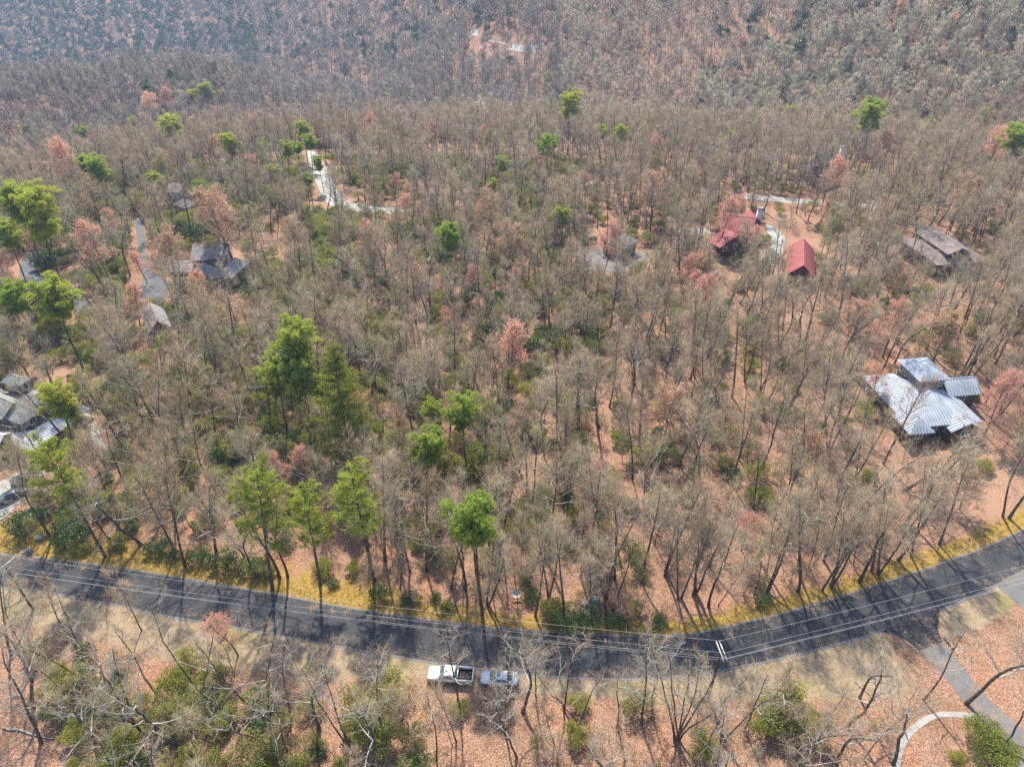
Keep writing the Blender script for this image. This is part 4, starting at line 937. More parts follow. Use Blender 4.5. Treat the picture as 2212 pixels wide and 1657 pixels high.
# near wood --------------------------------------------------------
x, y = jitter_grid(-150, 150, 26, 135, 4.9, rng)
keep = (np.abs(x) < y * .80 + 22); x, y = x[keep], y[keep]
dens = np.where(y < 52, .40, np.where(x > 5, .62, .76)) + .12 * fbm(x, y, 14)
ok = allowed(x, y, rng) & unhide(x, y, rng) & (rng.random(x.shape) < dens); x, y = x[ok], y[ok]
tk = np.array(TAKEN); dmin = np.array([np.min(np.hypot(tk[:, 0] - a, tk[:, 1] - b_)) for a, b_ in zip(x, y)]); ok = dmin > 2.6; x, y = x[ok], y[ok]
NF0 = ['open_a', 'open_b', 'open_c', 'pale_a', 'pale_b', 'slim_a', 'tall_c']
NF = ['tall_a', 'tall_b', 'tall_c', 'tall_d', 'broad_a', 'broad_b', 'fork_a', 'fork_b', 'pale_a', 'pale_b', 'slim_a', 'slim_b', 'red_a', 'red_b', 'tan_a', 'ygreen_a']
pr = np.array([.13, .13, .14, .13, .06, .06, .06, .06, .055, .065, .06, .04, .012, .012, .008, .018]); pr /= pr.sum()
fi = rng.choice(len(NF), len(x), p=pr); sc = rng.uniform(.66, 1.1, len(x)); fn = rng.choice(len(NF0), len(x), p=[.22, .22, .18, .1, .1, .1, .08])
px, py, dep = project(np.stack([x, y, np.full(len(x), 9.0)], 1))
vis = (px > -60) & (px < 2272) & (py > 0) & (py < 1760) & (fi < 12)
order = np.argsort(np.where(vis, dep, 1e9)); nind = max(0, 300 - NTREE['bare'])
pick = np.zeros(len(x), bool); pick[order[:nind]] = True; pick &= vis
for i in np.where(pick)[0]: put_bare(NF0[fn[i]] if y[i] < 56 else NF[fi[i]], float(x[i]), float(y[i]), float(sc[i]))
rest = ~pick
# middle and far wood ----------------------------------------------
def ring(y0, y1, d, wide):
    a, b_ = jitter_grid(-y1 * wide - 30, y1 * wide + 30, y0, y1, d, rng); r = np.hypot(a, b_)
    k = (np.abs(a) < b_ * wide + 20) & (b_ > y0); return a[k], b_[k]
xm, ym = ring(135, 330, 5.6, .80); ok = allowed(xm, ym, rng) & unhide(xm, ym, rng) & (rng.random(xm.shape) < .93 + .1 * fbm(xm, ym, 22)); xm, ym = xm[ok], ym[ok]
tk = np.array(TAKEN); dmin = np.array([np.min(np.hypot(tk[:, 0] - a, tk[:, 1] - b_)) for a, b_ in zip(xm, ym)]); ok = dmin > 2.2; xm, ym = xm[ok], ym[ok]
fm = rng.choice(len(NF), len(xm), p=pr); fm = np.where((ym > 150) & (fm >= 10) & (fm < 12), 0, fm)
NFO = [whole('whole', [(FORMS[n][0], 0), (FORMS[n][1], 1)], list(FORMS[n][0].materials) + list(FORMS[n][1].materials)) for n in NF]
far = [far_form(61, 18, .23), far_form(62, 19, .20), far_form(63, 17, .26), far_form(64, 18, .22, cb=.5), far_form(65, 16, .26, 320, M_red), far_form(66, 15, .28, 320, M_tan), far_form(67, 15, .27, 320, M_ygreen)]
tr, cr = shrub_form(68, 3.6, 15, 700, .9, .55); far.append(whole('far_evergreen', [(tr.mesh('t', [M_bark]), 0), (cr.mesh('c', [M_laurel]), 1)], [M_bark, M_laurel]))
tr, cr = shrub_form(69, 2.6, 3.6, 420, .6, .4); far.append(whole('far_laurel', [(tr.mesh('t', [M_bark]), 0), (cr.mesh('c', [M_laurel]), 1)], [M_bark, M_laurel]))
far += [far_form(81, 18, .23, tw=M_twigshade), far_form(82, 19, .22, cb=.45, tw=M_twigshade), far_form(83, 17, .25, tw=M_twigolive), far_form(84, 18, .24, tw=M_twigolive)]
xf, yf = ring(330, 640, 5.1, .86); ok = allowed(xf, yf, rng) & unhide(xf, yf, rng, .5); xf, yf = xf[ok], yf[ok]
xg, yg = ring(640, 2300, 8.8, .86); k = xg < yg * .25; xg, yg = xg[k], yg[k]
xf, yf = np.r_[xf, xg], np.r_[yf, yg]; big = np.where(yf > 640, 1.25, 1.0)
strip_ = in_poly(*project(np.stack([xf, yf, T(xf, yf)], 1))[:2], np.array([(1330, 190), (1480, 0), (1560, -60), (1720, -60), (1690, 120), (1500, 190)]))
ok = ~strip_ | (rng.random(len(xf)) < .62); xf, yf, big, strip_ = xf[ok], yf[ok], big[ok], strip_[ok]
u = rng.random(len(xf)); ff = rng.integers(0, 4, len(xf))
nz_ = fbm(xf, yf, 60); az_ = xf / yf
ff = np.where((az_ < .10 - (yf - 330) * .0002) & (np.hypot(xf, yf) > 372) & (rng.random(len(xf)) < .85), rng.integers(9, 11, len(xf)), ff)  # left spur and beyond: mostly the forms with shade painted into the twigs
ff = np.where((az_ > .26) & (np.hypot(xf, yf) > 385) & (rng.random(len(xf)) < .75), rng.integers(11, 13, len(xf)), ff)
ff = np.where(strip_, 3, ff)
evp = np.where((xf < -.33 * yf) & (yf > 640), .62, np.where((xf < 0) & (yf > 560), .2, np.where((xf > .26 * yf) & (yf > 360), .06, .006))) + np.where(fbm(xf, yf, 40) > .45, .05, 0)
ff = np.where(u < evp, 7, np.where(u > .975, 4, np.where(u > .95, 6, np.where(u > .935, 5, ff))))
gx_, gy_ = ring(350, 640, 7.5, .86); kk = (gx_ > .25 * gy_) & (rng.random(len(gx_)) < .45 + .3 * fbm(gx_, gy_, 30)) | (rng.random(len(gx_)) < .05); gx_, gy_ = gx_[kk], gy_[kk]
AX = np.r_[x[rest], xm, xf, gx_]; AY = np.r_[y[rest], ym, yf, gy_]
AI = np.r_[fi[rest], fm, ff + len(NF), np.full(len(gx_), len(NF) + 8)]
AS = np.r_[sc[rest], rng.uniform(.62, 1.08, len(xm)), rng.uniform(.6, 1.15, len(xf)) * big, rng.uniform(.7, 1.3, len(gx_))]
AP = np.stack([AX, AY, T(AX, AY) - .1], 1); tl_ = np.where(rng.random(len(AX)) < .08, .17, .05)
AR = np.stack([rng.normal(size=len(AX)) * tl_, rng.normal(size=len(AX)) * tl_, rng.uniform(0, 6.283, len(AX))], 1)
scatter('distant_woods', 'leafless woods covering the slopes and far hillsides', AP, AI, AR, np.repeat(AS[:, None], 3, 1), gather('woodland', NFO + far))
print('wood', len(AX), NTREE)

# ------------------------------------------------------------------ shrubs
def shrub(form, px, py, s, label, group, sxy=None):
    q = g2(px, py); o = place(form, q, 'shrub', label, 'shrub', group, s)
    if sxy: o.scale = (s * sxy, s, s); o.rotation_euler = (0, 0, R.uniform(-.3, .3))
    return o
for px, py, s, lb, sx in ((435, 1212, 1.25, 'dark rhododendron at the left end of the long thicket by the golden verge', 1.2), (490, 1222, 1.45, 'dark rhododendron in the middle of the long thicket by the golden verge', 1.3), (545, 1233, 1.2, 'dark rhododendron at the right end of the long thicket by the golden verge', 1.3), (345, 1190, 1.2, 'low dark laurel below crooked bare limbs by the golden verge', 1.4), (375, 1205, 1.0, 'small dark laurel beside the golden verge', 1.2),
        (1225, 1352, 1.5, 'large dark glossy laurel in front of the green utility box', 1.3), (1268, 1348, 1.4, 'dark glossy laurel touching the big one by the green utility box', 1.2), (1318, 1345, 1.0, 'bright-leaved laurel right of the green utility box', 1.0), (1345, 1352, .9, 'low laurel under bare twigs beside the road', 1.2), (1422, 1348, 1.1, 'lone round dark laurel on the golden verge', 1.0), (1645, 1302, 1.05, 'round dark laurel on the tan verge by the road curve', 1.2),
        (1960, 1150, .9, 'dark laurel at the foot of leaning trunks near the road', 1.2), (820, 1290, 1.15, 'dark green holly standing on the golden verge', 1.0), (885, 1300, 1.1, 'laurel with pale twigs above the road edge', 1.3), (965, 1318, 1.0, 'laurel by the lone roadside pine', 1.0), (720, 1265, .8, 'small green laurel beside the feathery pines', 1.0), (1905, 1160, .7, 'small laurel among the leaning trunks', 1.0)):
    shrub('laurel_a' if s > 1.1 else 'laurel_b', px, py, s, lb, None, sx)
for px, py, s, lb in ((50, 1150, 1.9, 'tall dark evergreen bush by the white cabinet'), (165, 1170, 2.0, 'tall dark holly bush above the golden verge'), (98, 575, 2.3, 'dark clipped evergreen on the bend of the winding driveway'), (425, 520, 2.6, 'wide green rhododendron bank behind the slate-roofed house'), (460, 505, 2.4, 'tall green rhododendron beside the slate-roofed house'), (400, 505, 2.2, 'bright green rhododendron at the end of the bank behind the slate roofs'),
        (200, 790, 2.0, 'dense green holly by the garden clearing'), (1685, 905, 1.4, 'dark evergreen bush among pale limbs'), (1870, 350, 1.5, 'dark bush near the pale far house'), (1110, 745, 2.6, 'largest dark laurel of the thicket in the middle wood'), (1165, 765, 2.2, 'dark laurel at the lower edge of the middle wood thicket'), (1255, 715, 2.5, 'dark laurel behind pale bare limbs in the middle wood'), (1200, 735, 2.0, 'dark laurel between the two big ones in the middle wood')):
    shrub('laurel_a', px, py, s, lb, None)
for px, py, s, lb in ((1690, 1545, 2.1, 'bright green thicket below the road by the utility pole'), (1740, 1580, 1.8, 'green leafy bush right of the bright thicket'), (1655, 1580, 1.6, 'green leafy bush left of the bright thicket'), (410, 1450, 1.5, 'yellow green bush under the forked leafless tree below the road'), (470, 1470, 1.4, 'yellow green bush beside the sandy verge'), (2120, 1600, 1.6, 'green bush on the bank of the worn grey driveway'),
        (2150, 1645, 1.8, 'dark green bush at the lower end of the worn driveway'), (700, 515, 2.4, 'bright yellow green bush in the middle wood by tan trees'), (690, 490, 2.0, 'bright yellow green bush behind another in the middle wood'), (990, 1535, .9, 'ivy clump round the foot of the tree by the pickup'), (1245, 1600, 1.2, 'olive bush below the white sedan'), (1250, 1530, 1.0, 'small olive bush on the leaf litter below the sedan')):
    shrub('bright_b', px, py, s, lb, None)
for px, py, s, lb in ((228, 840, 1.6, 'yellow flowering forsythia beside the porch house path'), (240, 855, 1.0, 'small yellow flowering bush below the forsythia'), (1575, 1110, .8, 'single yellow mistletoe-like bush among the roadside trunks'), (1470, 470, 1.2, 'yellow bush on the wood floor near the red-roofed house'), (1885, 1565, .55, 'tiny yellow bush on the curved walkway edge'), (2180, 660, 1.4, 'yellow bush near the brown-roofed house')):
    shrub('gold_a', px, py, s, lb, None)
# random laurels and leafy bushes, the nearer ones as things, the others as undergrowth
bx, by = jitter_grid(-190, 190, 26, 260, 3.7, rng); k = (np.abs(bx) < by * .8 + 20); bx, by = bx[k], by[k]
left = np.clip(.5 - bx / (by * .9), 0, 1)
p = np.where(by < 52, np.where(bx < -8, 1.1, .20), np.where(by > 75, .36, .20) + .95 * left) * np.clip(.75 + .7 * fbm(bx, by, 11), .05, 1.4)
p = np.where((by > 52) & (by < 78), p * .5, p)
ok = allowed(bx, by, rng, .4) & (rng.random(len(bx)) < p); bx, by = bx[ok], by[ok]
SF = ['laurel_b', 'bright_a', 'bright_b', 'dull_a', 'brush_a']; si = rng.choice(5, len(bx), p=[.16, .26, .21, .29, .08]); ss = rng.uniform(.75, 1.6, len(bx)) * np.where((by > 85) & (bx < 20), 1.45, np.where((by < 52) & (bx < -8), 1.25, 1)); ss = np.where(si == 4, ss * .6, ss)
px, py, dep = project(np.stack([bx, by, np.zeros(len(bx))], 1)); vis = (px > -20) & (px < 2230) & (py > 0) & (py < 1680)
order = np.argsort(np.where(vis, dep / ss, 1e9)); pick = np.zeros(len(bx), bool); pick[order[:260]] = True; pick &= vis
SL = ['dark-leaved laurel', 'bright yellow green bush', 'tall light green bush', 'dull olive bush', 'leafless twiggy bush']
for i in np.where(pick)[0]:
    place(SF[si[i]], (float(bx[i]), float(by[i])), 'shrub', f'{"small " if ss[i] < 1 else ("big " if ss[i] > 1.5 else "")}{SL[si[i]]} {between(bx[i], by[i]) if len(between(bx[i], by[i]).split()) < 12 else where(bx[i], by[i])}', 'shrub', 'woodland shrubs', float(ss[i]))
sx2, sy2 = jitter_grid(-190, 190, 26, 250, 3.0, rng); k = (np.abs(sx2) < sy2 * .8 + 15) & allowed(sx2, sy2, rng, .3) & (rng.random(len(sx2)) < .42); sx2, sy2 = sx2[k], sy2[k]
US = [whole('whole', [(FORMS[n][0], 0), (FORMS[n][1], 1)], list(FORMS[n][0].materials) + list(FORMS[n][1].materials)) for n in SF + ['slim_b', 'sapling_a', 'sapling_b']]
rs = ~pick; UX = np.r_[bx[rs], sx2]; UY = np.r_[by[rs], sy2]; UI = np.r_[si[rs], np.where(rng.random(len(sx2)) < np.clip(.30 + .35 * fbm(sx2, sy2, 13) - sx2 / (sy2 * 2.2), .08, .85), rng.integers(6, 8, len(sx2)), rng.choice([4, 5], len(sx2), p=[.62, .38]))]; US_ = np.r_[ss[rs], rng.uniform(.4, .95, len(sx2))]
scatter('undergrowth', 'saplings, brush and laurel filling the wood floor', np.stack([UX, UY, T(UX, UY) - .05], 1), UI, np.stack([rng.normal(size=len(UX)) * .1, rng.normal(size=len(UX)) * .1, rng.uniform(0, 6.28, len(UX))], 1), np.repeat(US_[:, None], 3, 1), gather('undergrowth', US))
# grass on the verges --------------------------------------------------
def tuft(seed, mat, n=26, L=.28):
    mb = MB(); r_ = np.random.default_rng(seed); P = np.c_[r_.normal(size=(n, 2)) * .14, np.zeros(n)]; D = np.c_[r_.normal(size=(n, 2)) * .45, np.ones(n)]
    blades(mb, P, norm(D) * (L * r_.uniform(.5, 1.1, (n, 1))), .022, r_); return mb.mesh('tuft', [mat])
tx, ty = jitter_grid(-95, 95, 40, 90, .5, rng); du, dl = dist_line(tx, ty, UPw), dist_line(tx, ty, LOw)
nn = ty > np.interp(tx, UPw[:, 0], UPw[:, 1]); s_ = ty < np.interp(tx, LOw[:, 0], LOw[:, 1])
okn = nn & (du > .3) & (du < np.interp(tx, [-80, -50, -20, 0, 12, 25, 40, 60, 80], [4.2, 4.4, 3.4, 2.0, 2.2, 2.2, 3.0, 2.2, 3.2])) & (rng.random(len(tx)) < .75)
oks = s_ & (dl > .5) & (dl < np.interp(tx, [-80, -60, -40, -20, -12, 0, 14, 30, 48, 60], [5, 6, 7, 6, 2.5, 2.0, 3.0, 5.5, 8, 6])) & (rng.random(len(tx)) < .30)
okr = ~in_poly(tx, ty, APRON) & ~in_poly(tx, ty, DRIVEPOLY) & ~in_poly(tx, ty, SIDE) & (np.hypot(tx + 5, (ty - 52.8) * 2.2) > 7)
k = (okn | oks) & okr; gi_ = np.where(okn, rng.integers(0, 2, len(tx)), rng.integers(2, 4, len(tx)))[k]; tx, ty = tx[k], ty[k]
scatter('grass', 'golden and tan grass on the road verges', np.stack([tx, ty, T(tx, ty)], 1), gi_, np.stack([np.zeros(len(tx)), np.zeros(len(tx)), rng.uniform(0, 6.28, len(tx))], 1), np.repeat(rng.uniform(.6, 1.3, len(tx))[:, None], 3, 1), gather('grass', [tuft(1, M_grassg), tuft(2, M_grassg), tuft(3, M_grasst, 20, .2), tuft(4, M_grasst, 20, .2)]))

M_leaf1 = leafmat('fallen_leaf', [(.3, (.40, .22, .12)), (.7, (.62, .40, .24))], .1)
def litter(seed):
    r_ = np.random.default_rng(seed); mb = MB(); P = np.c_[r_.normal(size=(14, 2)) * .35, np.full(14, .012)]; a = r_.uniform(0, 6.28, 14); D = np.c_[np.cos(a), np.sin(a), r_.uniform(0, .3, 14)] * .11; S_ = np.c_[-np.sin(a), np.cos(a), np.zeros(14)] * .045
    mb.add(np.stack([P, P + D * .5 + S_, P + D, P + D * .5 - S_], 1).reshape(-1, 3), np.arange(56).reshape(-1, 4)); return mb.mesh('litter', [M_leaf1])
ft = rng.random(1500); e_ = rng.integers(0, 2, 1500); q1 = np.array([UPw[int(t * 118)] if e else LOw[int(t * 118)] for t, e in zip(ft, e_)]); q1 = q1 + rng.normal(size=(1500, 2)) * [.6, 1.0]
q2 = rng.uniform(0, 1, (260, 1)); iw = rng.integers(0, len(DRIVE_L), 260); q2 = DRIVE_L[iw] * q2 + DRIVE_R[iw] * (1 - q2) + rng.normal(size=(260, 2)) * 1.2
q1 = np.r_[q1, q2]; scatter('fallen_leaves', 'dead leaves blown along the edges of the asphalt', np.c_[q1, T(q1[:, 0], q1[:, 1]) + .012], rng.integers(0, 2, len(q1)), np.c_[np.zeros((len(q1), 2)), rng.uniform(0, 6.28, len(q1))], np.repeat(rng.uniform(.6, 1.2, len(q1))[:, None], 3, 1), gather('fallen_leaves', [litter(1), litter(2)]))
# ------------------------------------------------------------------ vehicles
M_carwhite, _nt, _b = nmat('white_car_paint', .25, .5); _b.inputs['Base Color'].default_value = (.62, .63, .64, 1); _b.inputs['Coat Weight'].default_value = .5
M_cardark, _nt, _b = nmat('dark_car_paint', .3, .5); _b.inputs['Base Color'].default_value = (.035, .037, .042, 1); _b.inputs['Coat Weight'].default_value = .5
M_tyre = plain('tyre', (.03, .03, .03), .9, .1); M_rim = plain('rim', (.45, .45, .46), .35, .5, .05, 1, .6)
M_cglass, _nt, _b = nmat('car_glass', .08, .6); _b.inputs['Base Color'].default_value = (.07, .115, .11, 1)
M_bed = plain('bed_liner', (.035, .036, .04), .8); M_lamp = plain('head_lamp', (.8, .8, .78), .15, .6, .03); M_tail = plain('tail_lamp', (.40, .03, .025), .3)
M_black = plain('black_plastic', (.03, .03, .03), .6)
def loft(mb, secs, m=0):
    """closed body through sections: list of (x, [(y, z) half outline from the bottom centre to the top centre])"""
    rings = []
    for x, half in secs:
        full = half + [(-a, b_) for a, b_ in half[::-1] if abs(a) > 1e-6 or True]
        rings.append([(x, a, b_) for a, b_ in full])
    n = len(rings[0]); V = np.array(rings, float).reshape(-1, 3); F = []
    for i in range(len(rings) - 1):
        for j in range(n): F.append([i * n + j, (i + 1) * n + j, (i + 1) * n + (j + 1) % n, i * n + (j + 1) % n])
    mb.add(V, F, m); mb.add(V, [list(range(n))], m); mb.add(V, [list(range((len(rings) - 1) * n, len(rings) * n))[::-1]], m)
def body_sec(x, hw, zb, zt, bev=.10):
    return (x, [(hw * .55, zb), (hw - .04, zb + .05), (hw, zb + .22), (hw, zt - bev), (hw - bev * .8, zt - .02), (hw * .5, zt + .015)])
def part(root, name, mb, mat, smooth=False, label=None):
    o = ob(name, mb.mesh(name, [mat], smooth), root)
    if label: o['label'] = label
    return o
def wheel(root, x, y, r=.36, wd=.24):
    s = 1 if y > 0 else -1
    mb = MB(); a = np.linspace(0, 2 * math.pi, 25)[:-1]; prof = [(r * .62, -wd / 2), (r * .94, -wd / 2), (r, -wd * .3), (r, wd * .3), (r * .94, wd / 2), (r * .62, wd / 2)]
    V = np.array([[x + q * math.cos(t), y + z, r + q * math.sin(t)] for q, z in prof for t in a]); k = len(a)
    F = [[i * k + j, i * k + (j + 1) % k, (i + 1) % 6 * k + (j + 1) % k, (i + 1) % 6 * k + j] for i in range(6) for j in range(k)]
    mb.add(V, F); o = part(root, 'wheel', mb, M_tyre, True)
    mb = MB(); tube(mb, [(x, y - s * .02, r), (x, y + s * wd * .42, r)], r * .63, 16); part(o, 'rim', mb, M_rim)
def quad(root, name, P, mat, th=.02, label=None):
    P = np.array(P, float); n = norm(np.cross(P[1] - P[0], P[2] - P[0])); mb = MB(); k = len(P)
    V = np.concatenate([P + n * th, P - n * th]); mb.add(V, [list(range(k))]); mb.add(V, [list(range(2 * k - 1, k - 1, -1))]); mb.add(V, [[i, k + i, k + (i + 1) % k, (i + 1) % k] for i in range(k)])
    return part(root, name, mb, mat, False, label)
def greenhouse(root, xs, zb, zt, hb, ht, pillars, mat, sun=None):
    """cabin: xs = (windscreen foot, roof front, roof rear, rear glass foot)"""
    a, b_, c, d = xs; mb = MB()
    loft(mb, [(a, [(hb * .5, zb - .05), (hb, zb - .05), (hb, zb), (hb * .5, zb + .01)]), (b_, [(hb * .5, zb - .05), (hb, zb - .05), (ht, zt - .05), (ht * .6, zt)]),
              ((b_ + c) / 2, [(hb * .5, zb - .05), (hb, zb - .05), (ht, zt - .03), (ht * .6, zt + .03)]), (c, [(hb * .5, zb - .05), (hb, zb - .05), (ht, zt - .05), (ht * .6, zt)]), (d, [(hb * .5, zb - .05), (hb, zb - .05), (hb, zb), (hb * .5, zb + .01)])])
    cab = part(root, 'cabin', mb, mat, False)
    def lerp(p, q, t): return np.array(p) * (1 - t) + np.array(q) * t
    for nm, x0, x1 in (('windscreen', a, b_), ('rear_window', d, c)):
        f0 = [np.array([x0, s * hb * .90, zb + .01]) for s in (-1, 1)]; f1 = [np.array([x1, s * ht * .92, zt - .02]) for s in (-1, 1)]
        P = [lerp(f0[0], f1[0], .08), lerp(f0[1], f1[1], .08), lerp(f0[1], f1[1], .93), lerp(f0[0], f1[0], .93)]
        nn_ = np.cross(P[1] - P[0], P[2] - P[0]); P = P if nn_[2] > 0 else P[::-1]
        quad(cab, nm, np.array(P) + norm(np.cross(np.array(P[1]) - P[0], np.array(P[2]) - P[0])) * .015, M_cglass)
    for s in (-1, 1):
        for (u0, u1) in pillars:
            def pt(u, v):      # u along the side 0..1, v up
                xb = a + (d - a) * u; xt = b_ + (c - b_) * u; return np.array([xb * (1 - v) + xt * v, s * (hb * (1 - v) + ht * v), zb * (1 - v) + (zt - .05) * v])
            P = [pt(u0, .12), pt(u1, .12), pt(u1, .86), pt(u0, .86)]; P = P if s < 0 else P[::-1]
            quad(cab, 'side_window', P, M_cglass, .018)
    if sun: quad(cab, 'sunroof', [(sun[0], -ht * .55, zt + .02), (sun[0], ht * .55, zt + .02), (sun[1], ht * .55, zt + .02), (sun[1], -ht * .55, zt + .02)][::-1], M_cglass, .02)
    return cab
def lamps(root, xf, xr, hw, zf, zr, sg=1):
    for s in (-1, 1):
        mb = MB(); box(mb, (xf, s * (hw - .22), zf), (.10, .34, .16)); part(root, 'headlight', mb, M_lamp)
        mb = MB(); box(mb, (xr, s * (hw - .12), zr), (.08, .20, .26)); part(root, 'tail_light', mb, M_tail)
def mirrors(root, x, hw, z, mat):
    for s in (-1, 1): mb = MB(); box(mb, (x, s * (hw + .10), z), (.12, .22, .15)); part(root, 'wing_mirror', mb, mat)
# pickup (nose towards +x of its own frame)
def pickup(loc, rz, label):
    r = thing('pickup_truck', label, 'truck', loc, rz)
    mb = MB(); loft(mb, [body_sec(2.93, .80, .55, .98), body_sec(2.80, .93, .48, 1.08), body_sec(2.2, .98, .45, 1.16), body_sec(1.25, 1.0, .45, 1.2), body_sec(.3, 1.0, .45, 1.2), body_sec(-.95, 1.0, .45, 1.2)]); part(r, 'body', mb, M_carwhite, False)
    greenhouse(r, (1.45, .72, -.62, -.90), 1.19, 1.80, .95, .76, ((.22, .50), (.54, .88)), M_carwhite)
    mb = MB()
    for s in (-1, 1): box(mb, (-1.93, s * .955, .87), (1.95, .085, .74))
    o = part(r, 'bed_side', mb, M_carwhite); 
    mb = MB(); box(mb, (-1.93, 0, .58), (1.95, 1.83, .12)); part(r, 'bed_floor', mb, M_bed)
    mb = MB(); box(mb, (-.985, 0, .92), (.06, 1.83, .62)); part(r, 'bed_front', mb, M_bed)
    mb = MB(); box(mb, (-2.93, 0, .87), (.08, 1.83, .68)); part(r, 'tailgate', mb, M_carwhite)
    for k in range(4): mb = MB(); box(mb, (-1.3 - .42 * k, .35 * (-1) ** k, .74), (.3, .45, .2), 0, .3 * k); part(r, 'bed_load', mb, M_bed)
    for x_, nm in ((2.98, 'front_bumper'), (-3.02, 'rear_bumper')): mb = MB(); box(mb, (x_, 0, .56), (.14, 1.86, .2)); part(r, nm, mb, M_rim)
    mb = MB(); box(mb, (2.90, 0, .86), (.10, 1.0, .26)); part(r, 'grille', mb, M_black)
    for x_ in (1.95, -1.95):
        for y_ in (-.88, .88): wheel(r, x_, y_, .39, .27)
    lamps(r, 2.87, -2.95, .93, .88, .85); mirrors(r, 1.25, .95, 1.28, M_black); return r
def sedan(loc, rz, label, mat, name='sedan', suv=False):
    r = thing(name, label, 'car', loc, rz); z = .12 if suv else 0
    mb = MB(); loft(mb, [body_sec(2.42, .62, .42, .70 + z), body_sec(2.30, .80, .34, .80 + z), body_sec(1.75, .90, .30, .90 + z), body_sec(1.0, .92, .28, .97 + z), body_sec(-.6, .92, .28, .99 + z), body_sec(-1.7, .91, .30, 1.0 + z), body_sec(-2.25, .85, .36, .96 + z), body_sec(-2.42, .70, .42, .86 + z)]); part(r, 'body', mb, mat)
    if suv: greenhouse(r, (1.25, .55, -1.95, -2.3), 1.08, 1.68, .87, .72, ((.18, .42), (.45, .68), (.71, .92)), mat)
    else: greenhouse(r, (1.30, .45, -.95, -1.75), .97, 1.44, .85, .62, ((.22, .50), (.53, .82)), mat, (.30, -.10))
    for x_ in (1.45, -1.45):
        for y_ in (-.82, .82): wheel(r, x_, y_, .33 + z * .4, .22)
    for x_, nm in ((2.42, 'front_bumper'), (-2.42, 'rear_bumper')): mb = MB(); box(mb, (x_, 0, .46), (.10, 1.3, .16)); part(r, nm, mb, mat)
    mb = MB(); box(mb, (2.40, 0, .62), (.08, .6, .12)); part(r, 'grille', mb, M_black)
    lamps(r, 2.30, -2.36, .84, .70 + z, .84 + z); mirrors(r, 1.0, .88, 1.02 + z, mat); return r
q = g2(974, 1464); pickup((q[0], q[1], .02), math.pi - .06, 'white pickup truck with open dark bed parked on the verge')
q = g2(1079, 1470); sedan((q[0], q[1], .02), math.pi - .05, 'white sedan with sunroof parked behind the pickup', M_carwhite)
q = g2(62, 1042); sedan((q[0], q[1], .05), rad(35), 'dark car standing on the pale parking pad', M_cardark, 'parked_car', True)
q = g2(30, 1075); sedan((q[0], q[1], .05), rad(50), 'second dark car at the lower edge of the parking pad', M_cardark, 'parked_car')
q = g2(*cR(1310, 1040)); sedan((q[0], q[1], float(T(*q)) + .08), rad(70), 'dark car on the white concrete pad by the red garage', M_cardark, 'parked_car')

